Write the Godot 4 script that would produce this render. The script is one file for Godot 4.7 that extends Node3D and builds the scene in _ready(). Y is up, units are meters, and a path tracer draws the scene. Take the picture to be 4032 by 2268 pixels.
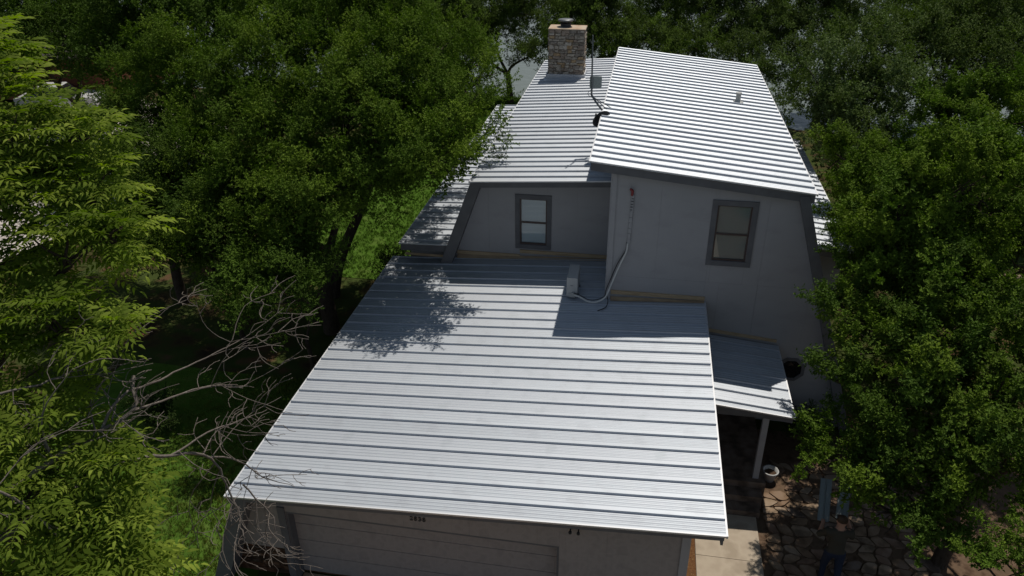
extends Node3D
# House with a white ribbed metal roof among trees by a lake, seen from the air.
# x right, y up, ground at 0; "d" is the distance away from the camera's foot (z = -d).
const RIB := 0.4115
var rng := RandomNumberGenerator.new()
var M := {}
var used := {}
var cam: Camera3D

func P(x: float, y: float, d: float) -> Vector3:
	return Vector3(x, y, -d)

# ------------------------------------------------------------------ naming
func numbered(n: String) -> String:
	if not used.has(n):
		used[n] = 0
		return n
	used[n] += 1
	return "%s_%03d" % [n, used[n]]

func meta(o: Node, label: String, category: String, group := "", kind := "") -> void:
	if label != "": o.set_meta("label", label)
	if category != "": o.set_meta("category", category)
	if group != "": o.set_meta("group", group)
	if kind != "": o.set_meta("kind", kind)

func thing(called: String, label: String, category: String, at := Vector3.ZERO, group := "") -> Node3D:
	var o := Node3D.new()
	o.name = numbered(called)
	add_child(o)
	o.position = at
	meta(o, label, category, group)
	return o

func put(called: String, mesh: Mesh, mat: Material, parent: Node = null, at := Vector3.ZERO) -> MeshInstance3D:
	var o := MeshInstance3D.new()
	o.name = called if parent else numbered(called)
	o.mesh = mesh
	o.material_override = mat
	o.position = at
	(parent if parent else self).add_child(o, true)
	return o

func struct(called: String, mesh: Mesh, mat: Material) -> MeshInstance3D:
	var o := put(called, mesh, mat)
	o.set_meta("kind", "structure")
	return o

# ------------------------------------------------------------------ shapes
func st() -> SurfaceTool:
	var s := SurfaceTool.new()
	s.begin(Mesh.PRIMITIVE_TRIANGLES)
	s.set_smooth_group(-1)
	return s

func done(s: SurfaceTool) -> ArrayMesh:
	s.generate_normals()
	return s.commit()

func tri(s: SurfaceTool, a: Vector3, b: Vector3, c: Vector3) -> void:
	s.add_vertex(a); s.add_vertex(b); s.add_vertex(c)

func quad(s: SurfaceTool, a: Vector3, b: Vector3, c: Vector3, d: Vector3) -> void:
	tri(s, a, b, c); tri(s, a, c, d)

func face_out(s: SurfaceTool, pts: Array, mid: Vector3) -> void:
	# fan, wound so that it faces away from mid (front faces run clockwise)
	var c := Vector3.ZERO
	for p in pts: c += p
	c /= pts.size()
	var n: Vector3 = (pts[1] - pts[0]).cross(pts[2] - pts[0])
	var flip: bool = n.dot(c - mid) > 0
	for i in range(1, pts.size() - 1):
		if flip: tri(s, pts[0], pts[i + 1], pts[i])
		else: tri(s, pts[0], pts[i], pts[i + 1])

func extrude(s: SurfaceTool, pts: Array, by: Vector3) -> void:
	# convex planar polygon pushed along by
	var far := []
	var mid := Vector3.ZERO
	for p in pts:
		far.append(p + by)
		mid += p + by * 0.5
	mid /= pts.size()
	face_out(s, pts, mid); face_out(s, far, mid)
	var n := pts.size()
	for i in n:
		var j := (i + 1) % n
		face_out(s, [pts[i], pts[j], far[j], far[i]], mid)

func hexa(s: SurfaceTool, p: Array) -> void:
	# p: 4 corners of one face, then the 4 opposite
	var mid := Vector3.ZERO
	for q in p: mid += q
	mid /= 8.0
	face_out(s, [p[0], p[1], p[2], p[3]], mid); face_out(s, [p[4], p[5], p[6], p[7]], mid)
	for i in 4:
		var j := (i + 1) % 4
		face_out(s, [p[i], p[j], p[j + 4], p[i + 4]], mid)

func box(s: SurfaceTool, x0: float, x1: float, y0: float, y1: float, d0: float, d1: float) -> void:
	hexa(s, [P(x0, y0, d0), P(x1, y0, d0), P(x1, y1, d0), P(x0, y1, d0), P(x0, y0, d1), P(x1, y0, d1), P(x1, y1, d1), P(x0, y1, d1)])

func boxm(x0: float, x1: float, y0: float, y1: float, d0: float, d1: float) -> ArrayMesh:
	var s := st()
	box(s, x0, x1, y0, y1, d0, d1)
	return done(s)

func tube(s: SurfaceTool, pts: Array, radii: Array, sides := 6, cap := true) -> void:
	s.set_smooth_group(0)
	var rings := []
	var up := Vector3(0.31, 0.2, 0.93)
	for i in pts.size():
		var t: Vector3 = (pts[mini(i + 1, pts.size() - 1)] - pts[maxi(i - 1, 0)]).normalized()
		if absf(t.dot(up)) > 0.95: up = Vector3(0.9, 0.3, -0.2)
		var u := (up - t * t.dot(up)).normalized()
		var w := t.cross(u)
		var ring := []
		for k in sides:
			var a := TAU * k / sides
			ring.append(pts[i] + (u * cos(a) + w * sin(a)) * float(radii[i]))
		rings.append(ring)
		up = u
	for i in pts.size() - 1:
		for k in sides:
			var k2 := (k + 1) % sides
			quad(s, rings[i][k], rings[i + 1][k], rings[i + 1][k2], rings[i][k2])
	s.set_smooth_group(-1)
	if cap:
		for e in [0, pts.size() - 1]:
			var mid: Vector3 = pts[1] if e == 0 else pts[pts.size() - 2]
			face_out(s, rings[e], mid)

func lathe(s: SurfaceTool, prof: Array, sides := 20, xf := Transform3D.IDENTITY) -> void:
	# prof: [radius, height] pairs
	s.set_smooth_group(0)
	for i in prof.size() - 1:
		for k in sides:
			var a := TAU * k / sides
			var b := TAU * (k + 1) / sides
			var p0: Array = prof[i]
			var p1: Array = prof[i + 1]
			var v := [Vector3(cos(a) * p0[0], p0[1], sin(a) * p0[0]), Vector3(cos(b) * p0[0], p0[1], sin(b) * p0[0]), Vector3(cos(b) * p1[0], p1[1], sin(b) * p1[0]), Vector3(cos(a) * p1[0], p1[1], sin(a) * p1[0])]
			if p0[0] > 1e-5: tri(s, xf * v[0], xf * v[1], xf * v[2])
			if p1[0] > 1e-5: tri(s, xf * v[0], xf * v[2], xf * v[3])
	s.set_smooth_group(-1)

func smooth_path(pts: Array, steps := 4) -> Array:
	var out := []
	for i in pts.size() - 1:
		var p0: Vector3 = pts[maxi(i - 1, 0)]
		var p1: Vector3 = pts[i]
		var p2: Vector3 = pts[i + 1]
		var p3: Vector3 = pts[mini(i + 2, pts.size() - 1)]
		for k in steps:
			out.append(p1.cubic_interpolate(p2, p0, p3, float(k) / steps))
	out.append(pts[pts.size() - 1])
	return out

# ------------------------------------------------------------------ materials
func lin(r: float, g: float, b: float) -> Color:
	return Color(r, g, b).linear_to_srgb()

func noise_tex(seed_: int, freq: float, cols: Array, size := 256, octaves := 4, stretch := Vector2(1, 1)) -> ImageTexture:
	var n := FastNoiseLite.new()
	n.seed = seed_
	n.noise_type = FastNoiseLite.TYPE_SIMPLEX_SMOOTH
	n.frequency = freq
	n.fractal_octaves = octaves
	var src := n.get_seamless_image(size, size)
	var g := Gradient.new()
	var offs := PackedFloat32Array()
	var cc := PackedColorArray()
	for i in cols.size():
		offs.append(0.15 + 0.7 * i / maxf(1.0, cols.size() - 1))
		cc.append(cols[i])
	g.offsets = offs
	g.colors = cc
	var im := Image.create(size, size, false, Image.FORMAT_RGB8)
	for y in size:
		for x in size:
			im.set_pixel(x, y, g.sample(src.get_pixel(int(x * stretch.x) % size, int(y * stretch.y) % size).r))
	return ImageTexture.create_from_image(im)

func mat(albedo: Color, rough := 0.8, metal := 0.0, spec := 0.5) -> StandardMaterial3D:
	var m := StandardMaterial3D.new()
	m.albedo_color = albedo
	m.roughness = rough
	m.metallic = metal
	m.metallic_specular = spec
	return m

func texmat(t: Texture2D, scale: Vector3, rough := 0.85, spec := 0.3, world := true) -> StandardMaterial3D:
	var m := mat(Color.WHITE, rough, 0.0, spec)
	m.albedo_texture = t
	m.uv1_triplanar = true
	m.uv1_world_triplanar = world
	m.uv1_scale = scale
	return m

func relief(m: StandardMaterial3D, t: Texture2D, cm: float) -> StandardMaterial3D:
	m.heightmap_enabled = true
	m.heightmap_texture = t
	m.heightmap_scale = cm
	return m

func leafmat(back: Color) -> StandardMaterial3D:
	var m := mat(Color.WHITE, 0.7, 0.0, 0.2)
	m.vertex_color_use_as_albedo = true
	m.backlight_enabled = true
	m.backlight = back
	m.cull_mode = BaseMaterial3D.CULL_DISABLED
	return m

func materials() -> void:
	var grain := noise_tex(3, 0.02, [Color(0.35, 0.35, 0.35), Color(0.65, 0.65, 0.65)], 256, 5)
	M.roof = []
	for k in 3:
		var c := [Color(0.715, 0.74, 0.775), Color(0.725, 0.75, 0.785), Color(0.705, 0.73, 0.765)][k] as Color
		var m := texmat(noise_tex(11 + k, 0.012, [c.darkened(0.035), c, c, c.lightened(0.02)], 256, 5), Vector3(0.5, 0.5, 0.5), 0.57, 0.5)
		m.metallic = 0.58
		M.roof.append(m)
	M.flash = mat(Color(0.80, 0.81, 0.83), 0.6, 0.6)
	# painted plywood siding with fine vertical grooves
	var stripe := Image.create(256, 256, false, Image.FORMAT_RGB8)
	var n := FastNoiseLite.new()
	n.seed = 5
	n.frequency = 0.02
	for x in 256:
		for y in 256:
			var h := 0.75 + 0.12 * n.get_noise_2d(x * 3.0, y * 0.35)
			if x % 42 < 3: h = 0.25
			stripe.set_pixel(x, y, Color(h, h, h))
	var stripe_t := ImageTexture.create_from_image(stripe)
	var wc2 := lin(0.33, 0.30, 0.285)
	var wc := lin(0.37, 0.365, 0.375)
	M.siding = relief(texmat(noise_tex(21, 0.01, [wc.darkened(0.03), wc, wc, wc.lightened(0.015)], 256, 5), Vector3(0.4, 0.8, 0.4), 0.8, 0.3), grain, 0.15)
	M.siding2 = relief(texmat(noise_tex(22, 0.014, [wc2.darkened(0.05), wc2.lightened(0.015), wc2.darkened(0.03)], 256, 5), Vector3(0.5, 0.7, 0.5), 0.8, 0.3), stripe_t, 0.3)
	M.siding2.uv1_scale = Vector3(0.82, 0.82, 0.82)
	M.trim = relief(texmat(noise_tex(23, 0.02, [lin(0.135, 0.135, 0.142), lin(0.16, 0.16, 0.168)], 128), Vector3(0.8, 0.8, 0.8), 0.7, 0.3), grain, 0.1)
	M.core = mat(lin(0.28, 0.27, 0.27), 0.9)
	M.soffit = mat(lin(0.14, 0.138, 0.14), 0.8)
	M.pine = texmat(noise_tex(31, 0.02, [lin(0.38, 0.28, 0.17), lin(0.48, 0.37, 0.24), lin(0.43, 0.32, 0.20)], 256, 4), Vector3(0.3, 2.0, 2.0), 0.8)
	M.pine2 = texmat(noise_tex(32, 0.03, [lin(0.30, 0.22, 0.15), lin(0.42, 0.32, 0.2)], 128, 4), Vector3(0.5, 2.0, 2.0), 0.85)
	M.concrete = relief(texmat(noise_tex(41, 0.015, [lin(0.33, 0.275, 0.215), lin(0.42, 0.36, 0.285), lin(0.37, 0.31, 0.245)], 256, 5), Vector3(0.35, 0.35, 0.35), 0.9), grain, 0.3)
	M.drive = relief(texmat(noise_tex(42, 0.03, [lin(0.40, 0.36, 0.33), lin(0.56, 0.52, 0.48), lin(0.47, 0.43, 0.40)], 256, 5), Vector3(0.3, 0.3, 0.3), 0.9), grain, 0.5)
	M.ground = relief(texmat(noise_tex(43, 0.012, [lin(0.04, 0.028, 0.018), lin(0.06, 0.05, 0.022), lin(0.045, 0.06, 0.018), lin(0.05, 0.07, 0.02), lin(0.10, 0.062, 0.035)], 512, 6), Vector3(0.09, 0.09, 0.09), 0.95, 0.1), grain, 2.0)
	M.lawn = relief(texmat(noise_tex(44, 0.02, [lin(0.05, 0.095, 0.014), lin(0.065, 0.13, 0.018), lin(0.085, 0.135, 0.028)], 512, 6), Vector3(0.12, 0.12, 0.12), 0.95, 0.1), grain, 2.0)
	M.mulch = relief(texmat(noise_tex(45, 0.06, [lin(0.06, 0.03, 0.015), lin(0.17, 0.085, 0.04), lin(0.10, 0.05, 0.025), lin(0.24, 0.15, 0.07)], 256, 4), Vector3(0.9, 0.9, 0.9), 0.95, 0.1), grain, 2.5)
	M.apron = relief(texmat(noise_tex(46, 0.03, [lin(0.30, 0.20, 0.13), lin(0.42, 0.30, 0.21), lin(0.36, 0.25, 0.17)], 256, 5), Vector3(0.4, 0.4, 0.4), 0.95, 0.1), grain, 1.0)
	M.soil = relief(texmat(noise_tex(47, 0.03, [lin(0.08, 0.052, 0.035), lin(0.14, 0.095, 0.065), lin(0.105, 0.075, 0.05)], 256, 5), Vector3(0.4, 0.4, 0.4), 0.95, 0.1), grain, 2.0)
	M.flag = []
	for k in 5:
		var c := [lin(0.19, 0.125, 0.08), lin(0.23, 0.16, 0.105), lin(0.15, 0.11, 0.085), lin(0.20, 0.13, 0.09), lin(0.26, 0.19, 0.13)][k] as Color
		M.flag.append(relief(texmat(noise_tex(50 + k, 0.02, [c.darkened(0.25), c, c.lightened(0.1)], 128, 5), Vector3(0.8, 0.8, 0.8), 0.9), grain, 0.8))
	M.stone = []
	for k in 7:
		var c := [lin(0.38, 0.335, 0.28), lin(0.43, 0.38, 0.315), lin(0.33, 0.285, 0.24), lin(0.33, 0.265, 0.215), lin(0.42, 0.30, 0.18), lin(0.50, 0.45, 0.39), lin(0.28, 0.245, 0.21)][k] as Color
		M.stone.append(relief(texmat(noise_tex(60 + k, 0.03, [c.darkened(0.22), c, c.lightened(0.08)], 128, 5), Vector3(1.6, 1.6, 1.6), 0.95, 0.2), grain, 0.8))
	M.mortar = relief(texmat(noise_tex(70, 0.03, [lin(0.20, 0.165, 0.13), lin(0.28, 0.23, 0.18)], 128, 5), Vector3(1.5, 1.5, 1.5), 0.95), grain, 0.6)
	M.crown = relief(texmat(noise_tex(71, 0.02, [lin(0.42, 0.30, 0.21), lin(0.50, 0.40, 0.30), lin(0.50, 0.44, 0.36)], 128, 5), Vector3(0.7, 0.7, 0.7), 0.9), grain, 0.4)
	M.brown = []
	for k in 4:
		var c := [lin(0.12, 0.06, 0.035), lin(0.09, 0.05, 0.03), lin(0.15, 0.085, 0.05), lin(0.07, 0.045, 0.03)][k] as Color
		M.brown.append(relief(texmat(noise_tex(75 + k, 0.03, [c.darkened(0.2), c, c.lightened(0.1)], 128, 4), Vector3(1.4, 1.4, 1.4), 0.95, 0.2), grain, 0.8))
	M.darkmetal = mat(lin(0.035, 0.035, 0.04), 0.5, 0.3)
	M.greymetal = mat(lin(0.16, 0.17, 0.18), 0.45, 0.4)
	M.galv = mat(lin(0.30, 0.34, 0.34), 0.45, 0.5)
	M.plastic = mat(lin(0.42, 0.43, 0.42), 0.5)
	M.acwhite = mat(lin(0.44, 0.45, 0.45), 0.5)
	M.white = mat(lin(0.62, 0.62, 0.60), 0.5)
	M.black = mat(lin(0.015, 0.015, 0.017), 0.6)
	M.number = mat(lin(0.07, 0.062, 0.058), 0.7)
	M.red = mat(lin(0.22, 0.02, 0.02), 0.5)
	M.sash = mat(lin(0.07, 0.045, 0.04), 0.5)
	M.blind = mat(lin(0.52, 0.62, 0.67), 0.7)
	M.blind_tan = mat(lin(0.13, 0.14, 0.115), 0.7)
	M.room = mat(lin(0.16, 0.15, 0.14), 0.9)
	M.glass = mat(Color(0.75, 0.82, 0.82, 0.12), 0.02, 0.0, 1.0)
	M.glass.transparency = BaseMaterial3D.TRANSPARENCY_ALPHA
	M.dark_glass = mat(lin(0.012, 0.013, 0.015), 0.05, 0.0, 0.6)
	M.door = mat(lin(0.08, 0.035, 0.02), 0.6)
	M.lake = mat(lin(0.17, 0.20, 0.185), 0.16, 0.0, 0.5)
	var wave := noise_tex(81, 0.03, [Color(0.3, 0.3, 0.3), Color(0.7, 0.7, 0.7)], 256, 3)
	M.lake.uv1_triplanar = true
	M.lake.uv1_world_triplanar = true
	M.lake.uv1_scale = Vector3(0.12, 0.12, 0.12)
	relief(M.lake, wave, 4.0)
	M.bark = relief(texmat(noise_tex(82, 0.03, [lin(0.035, 0.027, 0.02), lin(0.075, 0.06, 0.048), lin(0.05, 0.04, 0.03)], 256, 5), Vector3(1.2, 0.35, 1.2), 0.95, 0.15), grain, 3.0)
	M.dead = relief(texmat(noise_tex(83, 0.03, [lin(0.11, 0.09, 0.08), lin(0.19, 0.165, 0.15), lin(0.14, 0.12, 0.105), lin(0.28, 0.26, 0.24)], 256, 5), Vector3(2.0, 2.0, 2.0), 0.95, 0.15), grain, 1.0)
	M.leaf = leafmat(Color(0.62, 0.7, 0.18))
	M.pecan_leaf = leafmat(Color(0.9, 1.0, 0.25))
	M.boulder = relief(texmat(noise_tex(84, 0.02, [lin(0.20, 0.085, 0.035), lin(0.33, 0.15, 0.07), lin(0.26, 0.12, 0.055)], 256, 5), Vector3(0.6, 0.6, 0.6), 0.95, 0.2), grain, 3.0)
	M.brick = texmat(noise_tex(85, 0.05, [lin(0.16, 0.06, 0.035), lin(0.25, 0.10, 0.06), lin(0.20, 0.085, 0.055)], 256, 3), Vector3(0.6, 1.6, 0.6), 0.9)
	M.shingle = texmat(noise_tex(86, 0.05, [lin(0.06, 0.055, 0.05), lin(0.10, 0.09, 0.085)], 128, 4), Vector3(0.6, 0.6, 0.6), 0.9)
	M.car = mat(lin(0.55, 0.56, 0.57), 0.3, 0.1)

# ------------------------------------------------------------------ roof of ribbed sheets
func metal_roof(house: Node3D, called: String, A: float, B: float, x0: float, x1: float, d0: float, d1: float, rib0: float, label := "", thick := 0.07) -> MeshInstance3D:
	# plane y = A + B x ; sheets run down the slope (along x), one per rib
	var y := func(x: float) -> float: return A + B * x
	var s := st()
	hexa(s, [P(x0 + 0.02, y.call(x0) - 0.006, d0 + 0.02), P(x1 - 0.02, y.call(x1) - 0.006, d0 + 0.02), P(x1 - 0.02, y.call(x1) - thick, d0 + 0.02), P(x0 + 0.02, y.call(x0) - thick, d0 + 0.02), P(x0 + 0.02, y.call(x0) - 0.006, d1), P(x1 - 0.02, y.call(x1) - 0.006, d1), P(x1 - 0.02, y.call(x1) - thick, d1), P(x0 + 0.02, y.call(x0) - thick, d1)])
	var deck := put(called, done(s), M.soffit, house)
	if label != "": deck.set_meta("label", label)
	var prof := [Vector2(0, 0), Vector2(0.006, 0.043), Vector2(0.04, 0.043), Vector2(0.064, 0)]
	for c in [0.172, 0.254, 0.336]:
		for q in [Vector2(-0.034, 0), Vector2(-0.013, 0.0095), Vector2(0.011, 0.0095), Vector2(0.034, 0)]:
			prof.append(Vector2(c, 0) + q)
	prof.append(Vector2(RIB, 0))
	var meshes := {}
	var k := int(floor((d0 - rib0) / RIB))
	while rib0 + k * RIB < d1 - 0.01:
		var at := rib0 + k * RIB
		var lo: float = maxf(0.0, d0 - at)
		var hi: float = minf(RIB, d1 - at)
		var key := "%.3f_%.3f" % [lo, hi]
		if not meshes.has(key):
			var t := st()
			var last := Vector2(-1, 0)
			for i in prof.size() - 1:
				var a: Vector2 = prof[i]
				var b: Vector2 = prof[i + 1]
				if b.x <= lo or a.x >= hi: continue
				if a.x < lo: a = a.lerp(b, (lo - a.x) / (b.x - a.x))
				if b.x > hi: b = a.lerp(b, (hi - a.x) / (b.x - a.x))
				# wound to face up; the sheet sags a little between its ends
				var xs := [x0, lerpf(x0, x1, 0.33), lerpf(x0, x1, 0.66), x1]
				for e in 3:
					var xa: float = xs[e]
					var xb: float = xs[e + 1]
					quad(t, P(xa, y.call(xa) + a.y, a.x), P(xa, y.call(xa) + b.y, b.x), P(xb, y.call(xb) + b.y, b.x), P(xb, y.call(xb) + a.y, a.x))
			meshes[key] = done(t)
		put("roof_panel", meshes[key], M.roof[rng.randi() % 3], deck, Vector3(0, 0.0 + rng.randf() * 0.002, -at))
		k += 1
	return deck

# front edge trim (white lip) and dark board under it, along x at depth d
func front_edge(house: Node3D, A: float, B: float, x0: float, x1: float, d: float, board := 0.2, lip := 0.022) -> void:
	var s := st()
	var y := func(x: float) -> float: return A + B * x
	hexa(s, [P(x0, y.call(x0) + 0.012, d - 0.012), P(x1, y.call(x1) + 0.012, d - 0.012), P(x1, y.call(x1) - lip, d - 0.012), P(x0, y.call(x0) - lip, d - 0.012), P(x0, y.call(x0) + 0.012, d + 0.018), P(x1, y.call(x1) + 0.012, d + 0.018), P(x1, y.call(x1) - lip, d + 0.018), P(x0, y.call(x0) - lip, d + 0.018)])
	put("rake_trim", done(s), M.flash, house)
	s = st()
	var a := 0.025
	hexa(s, [P(x0 + 0.02, y.call(x0) - a, d + 0.022), P(x1 - 0.02, y.call(x1) - a, d + 0.022), P(x1 - 0.02, y.call(x1) - a - board, d + 0.022), P(x0 + 0.02, y.call(x0) - a - board, d + 0.022), P(x0 + 0.02, y.call(x0) - a, d + 0.062), P(x1 - 0.02, y.call(x1) - a, d + 0.062), P(x1 - 0.02, y.call(x1) - a - board, d + 0.062), P(x0 + 0.02, y.call(x0) - a - board, d + 0.062)])
	put("fascia", done(s), M.trim, house)

# side edge board along d at x
func side_edge(house: Node3D, yy: float, x: float, d0: float, d1: float, out: float, board := 0.2) -> void:
	put("eave_trim", boxm(minf(x, x + out * 0.03), maxf(x, x + out * 0.03), yy - 0.05, yy + 0.004, d0, d1), M.flash, house)
	put("fascia", boxm(minf(x - out * 0.06, x - out * 0.02), maxf(x - out * 0.06, x - out * 0.02), yy - 0.075 - board, yy - 0.075, d0 + 0.07, d1), M.trim, house)

# wall facing the camera made of plywood sheets; poly and holes are in x, y
func siding_wall(house: Node3D, called: String, poly: Array, d: float, holes: Array, xs: Array, m: Material, mid_y := -1.0) -> MeshInstance3D:
	var pv := PackedVector2Array(poly)
	var core := st()
	var pieces := []
	for i in xs.size() - 1:
		var a: float = xs[i]
		var b: float = xs[i + 1]
		var rects := [[a, b, -1.0, 20.0]]
		if mid_y > 0: rects = [[a, b, -1.0, mid_y], [a, b, mid_y, 20.0]]
		for h in holes:
			var next := []
			for r in rects:
				var hx0: float = maxf(r[0], h[0]); var hx1: float = minf(r[1], h[1])
				var hy0: float = maxf(r[2], h[2]); var hy1: float = minf(r[3], h[3])
				if hx0 >= hx1 or hy0 >= hy1:
					next.append(r)
					continue
				if r[0] < hx0: next.append([r[0], hx0, r[2], r[3]])
				if hx1 < r[1]: next.append([hx1, r[1], r[2], r[3]])
				if r[2] < hy0: next.append([hx0, hx1, r[2], hy0])
				if hy1 < r[3]: next.append([hx0, hx1, hy1, r[3]])
			rects = next
		for r in rects: pieces.append(r)
	var sheets := []
	for r in pieces:
		var g := 0.0012
		for q in Geometry2D.intersect_polygons(pv, PackedVector2Array([Vector2(r[0], r[2]), Vector2(r[1], r[2]), Vector2(r[1], r[3]), Vector2(r[0], r[3])])):
			var c: Array = []
			for v in q: c.append(P(v.x, v.y, d + 0.014))
			if c.size() < 3: continue
			extrude(core, c, Vector3(0, 0, -0.1))
		for q in Geometry2D.intersect_polygons(pv, PackedVector2Array([Vector2(r[0] + g, r[2] + g), Vector2(r[1] - g, r[2] + g), Vector2(r[1] - g, r[3] - g), Vector2(r[0] + g, r[3] - g)])):
			if q.size() < 3: continue
			var c: Array = []
			for v in q: c.append(P(v.x, v.y, d))
			var s := st()
			extrude(s, c, Vector3(0, 0, -0.012))
			sheets.append(done(s))
	var wall := put(called, done(core), M.core, house)
	for me in sheets: put("siding_panel", me, m, wall, Vector3(0, 0, rng.randf() * 0.003))
	return wall

func window_unit(house: Node3D, x0: float, x1: float, y0: float, y1: float, d: float, blind: Material, label: String) -> void:
	# outer size of the trim boards; the opening lies 0.12 inside
	var w := 0.125
	var s := st()
	box(s, x0, x1, y1 - w, y1, d - 0.03, d - 0.002)
	box(s, x0, x1, y0, y0 + w, d - 0.03, d - 0.002)
	box(s, x0, x0 + w - 0.003, y0 + w + 0.003, y1 - w - 0.003, d - 0.028, d - 0.002)
	box(s, x1 - w + 0.003, x1, y0 + w + 0.003, y1 - w - 0.003, d - 0.028, d - 0.002)
	var f := put("window", done(s), M.trim, house)
	f.set_meta("label", label)
	var a := x0 + w; var b := x1 - w; var c := y0 + w; var e := y1 - w
	var m := (c + e) * 0.5 - 0.02
	s = st()
	for r in [[a, a + 0.035, c, e], [b - 0.035, b, c, e]]: box(s, r[0], r[1], r[2], r[3], d + 0.01, d + 0.06)
	for r in [[c, c + 0.045], [e - 0.03, e], [m - 0.022, m + 0.022]]: box(s, a + 0.035, b - 0.035, r[0], r[1], d + 0.008, d + 0.055)
	put("sash", done(s), M.sash, f)
	put("pane", boxm(a + 0.035, b - 0.035, m + 0.022, e - 0.03, d + 0.025, d + 0.031), M.glass, f)
	put("pane", boxm(a + 0.035, b - 0.035, c + 0.045, m - 0.022, d + 0.038, d + 0.044), M.glass, f)
	# slatted blind behind the panes
	s = st()
	var yy := c + 0.03
	while yy < e - 0.03:
		hexa(s, [P(a + 0.04, yy, d + 0.085), P(b - 0.04, yy, d + 0.085), P(b - 0.04, yy + 0.003, d + 0.085), P(a + 0.04, yy + 0.003, d + 0.085), P(a + 0.04, yy + 0.036, d + 0.105), P(b - 0.04, yy + 0.036, d + 0.105), P(b - 0.04, yy + 0.039, d + 0.105), P(a + 0.04, yy + 0.039, d + 0.105)])
		yy += 0.034
	put("blind", done(s), blind, f)
	# the room's dark reveal behind it
	s = st()
	box(s, a - 0.03, b + 0.03, c - 0.03, e + 0.03, d + 0.32, d + 0.34)
	box(s, a - 0.03, a, c, e, d + 0.12, d + 0.318)
	box(s, b, b + 0.03, c, e, d + 0.12, d + 0.318)
	box(s, a - 0.03, b + 0.03, e, e + 0.03, d + 0.12, d + 0.318)
	box(s, a - 0.03, b + 0.03, c - 0.03, c, d + 0.12, d + 0.318)
	put("reveal", done(s), M.room, f)

# slanting wing board (leg) at the front edge of a steep side; from top to bottom in x, y
func leg(house: Node3D, top: Vector2, bottom: Vector2, inward: float, width: float, d0: float, d1: float) -> void:
	var s := st()
	var w := Vector2(inward * width, 0)
	extrude(s, [P(top.x, top.y, d0), P(top.x + w.x, top.y - 0.02, d0), P(bottom.x + w.x * 1.1, bottom.y, d0), P(bottom.x, bottom.y, d0)], Vector3(0, 0, d0 - d1))
	put("leg_board", done(s), M.trim, house)

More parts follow.
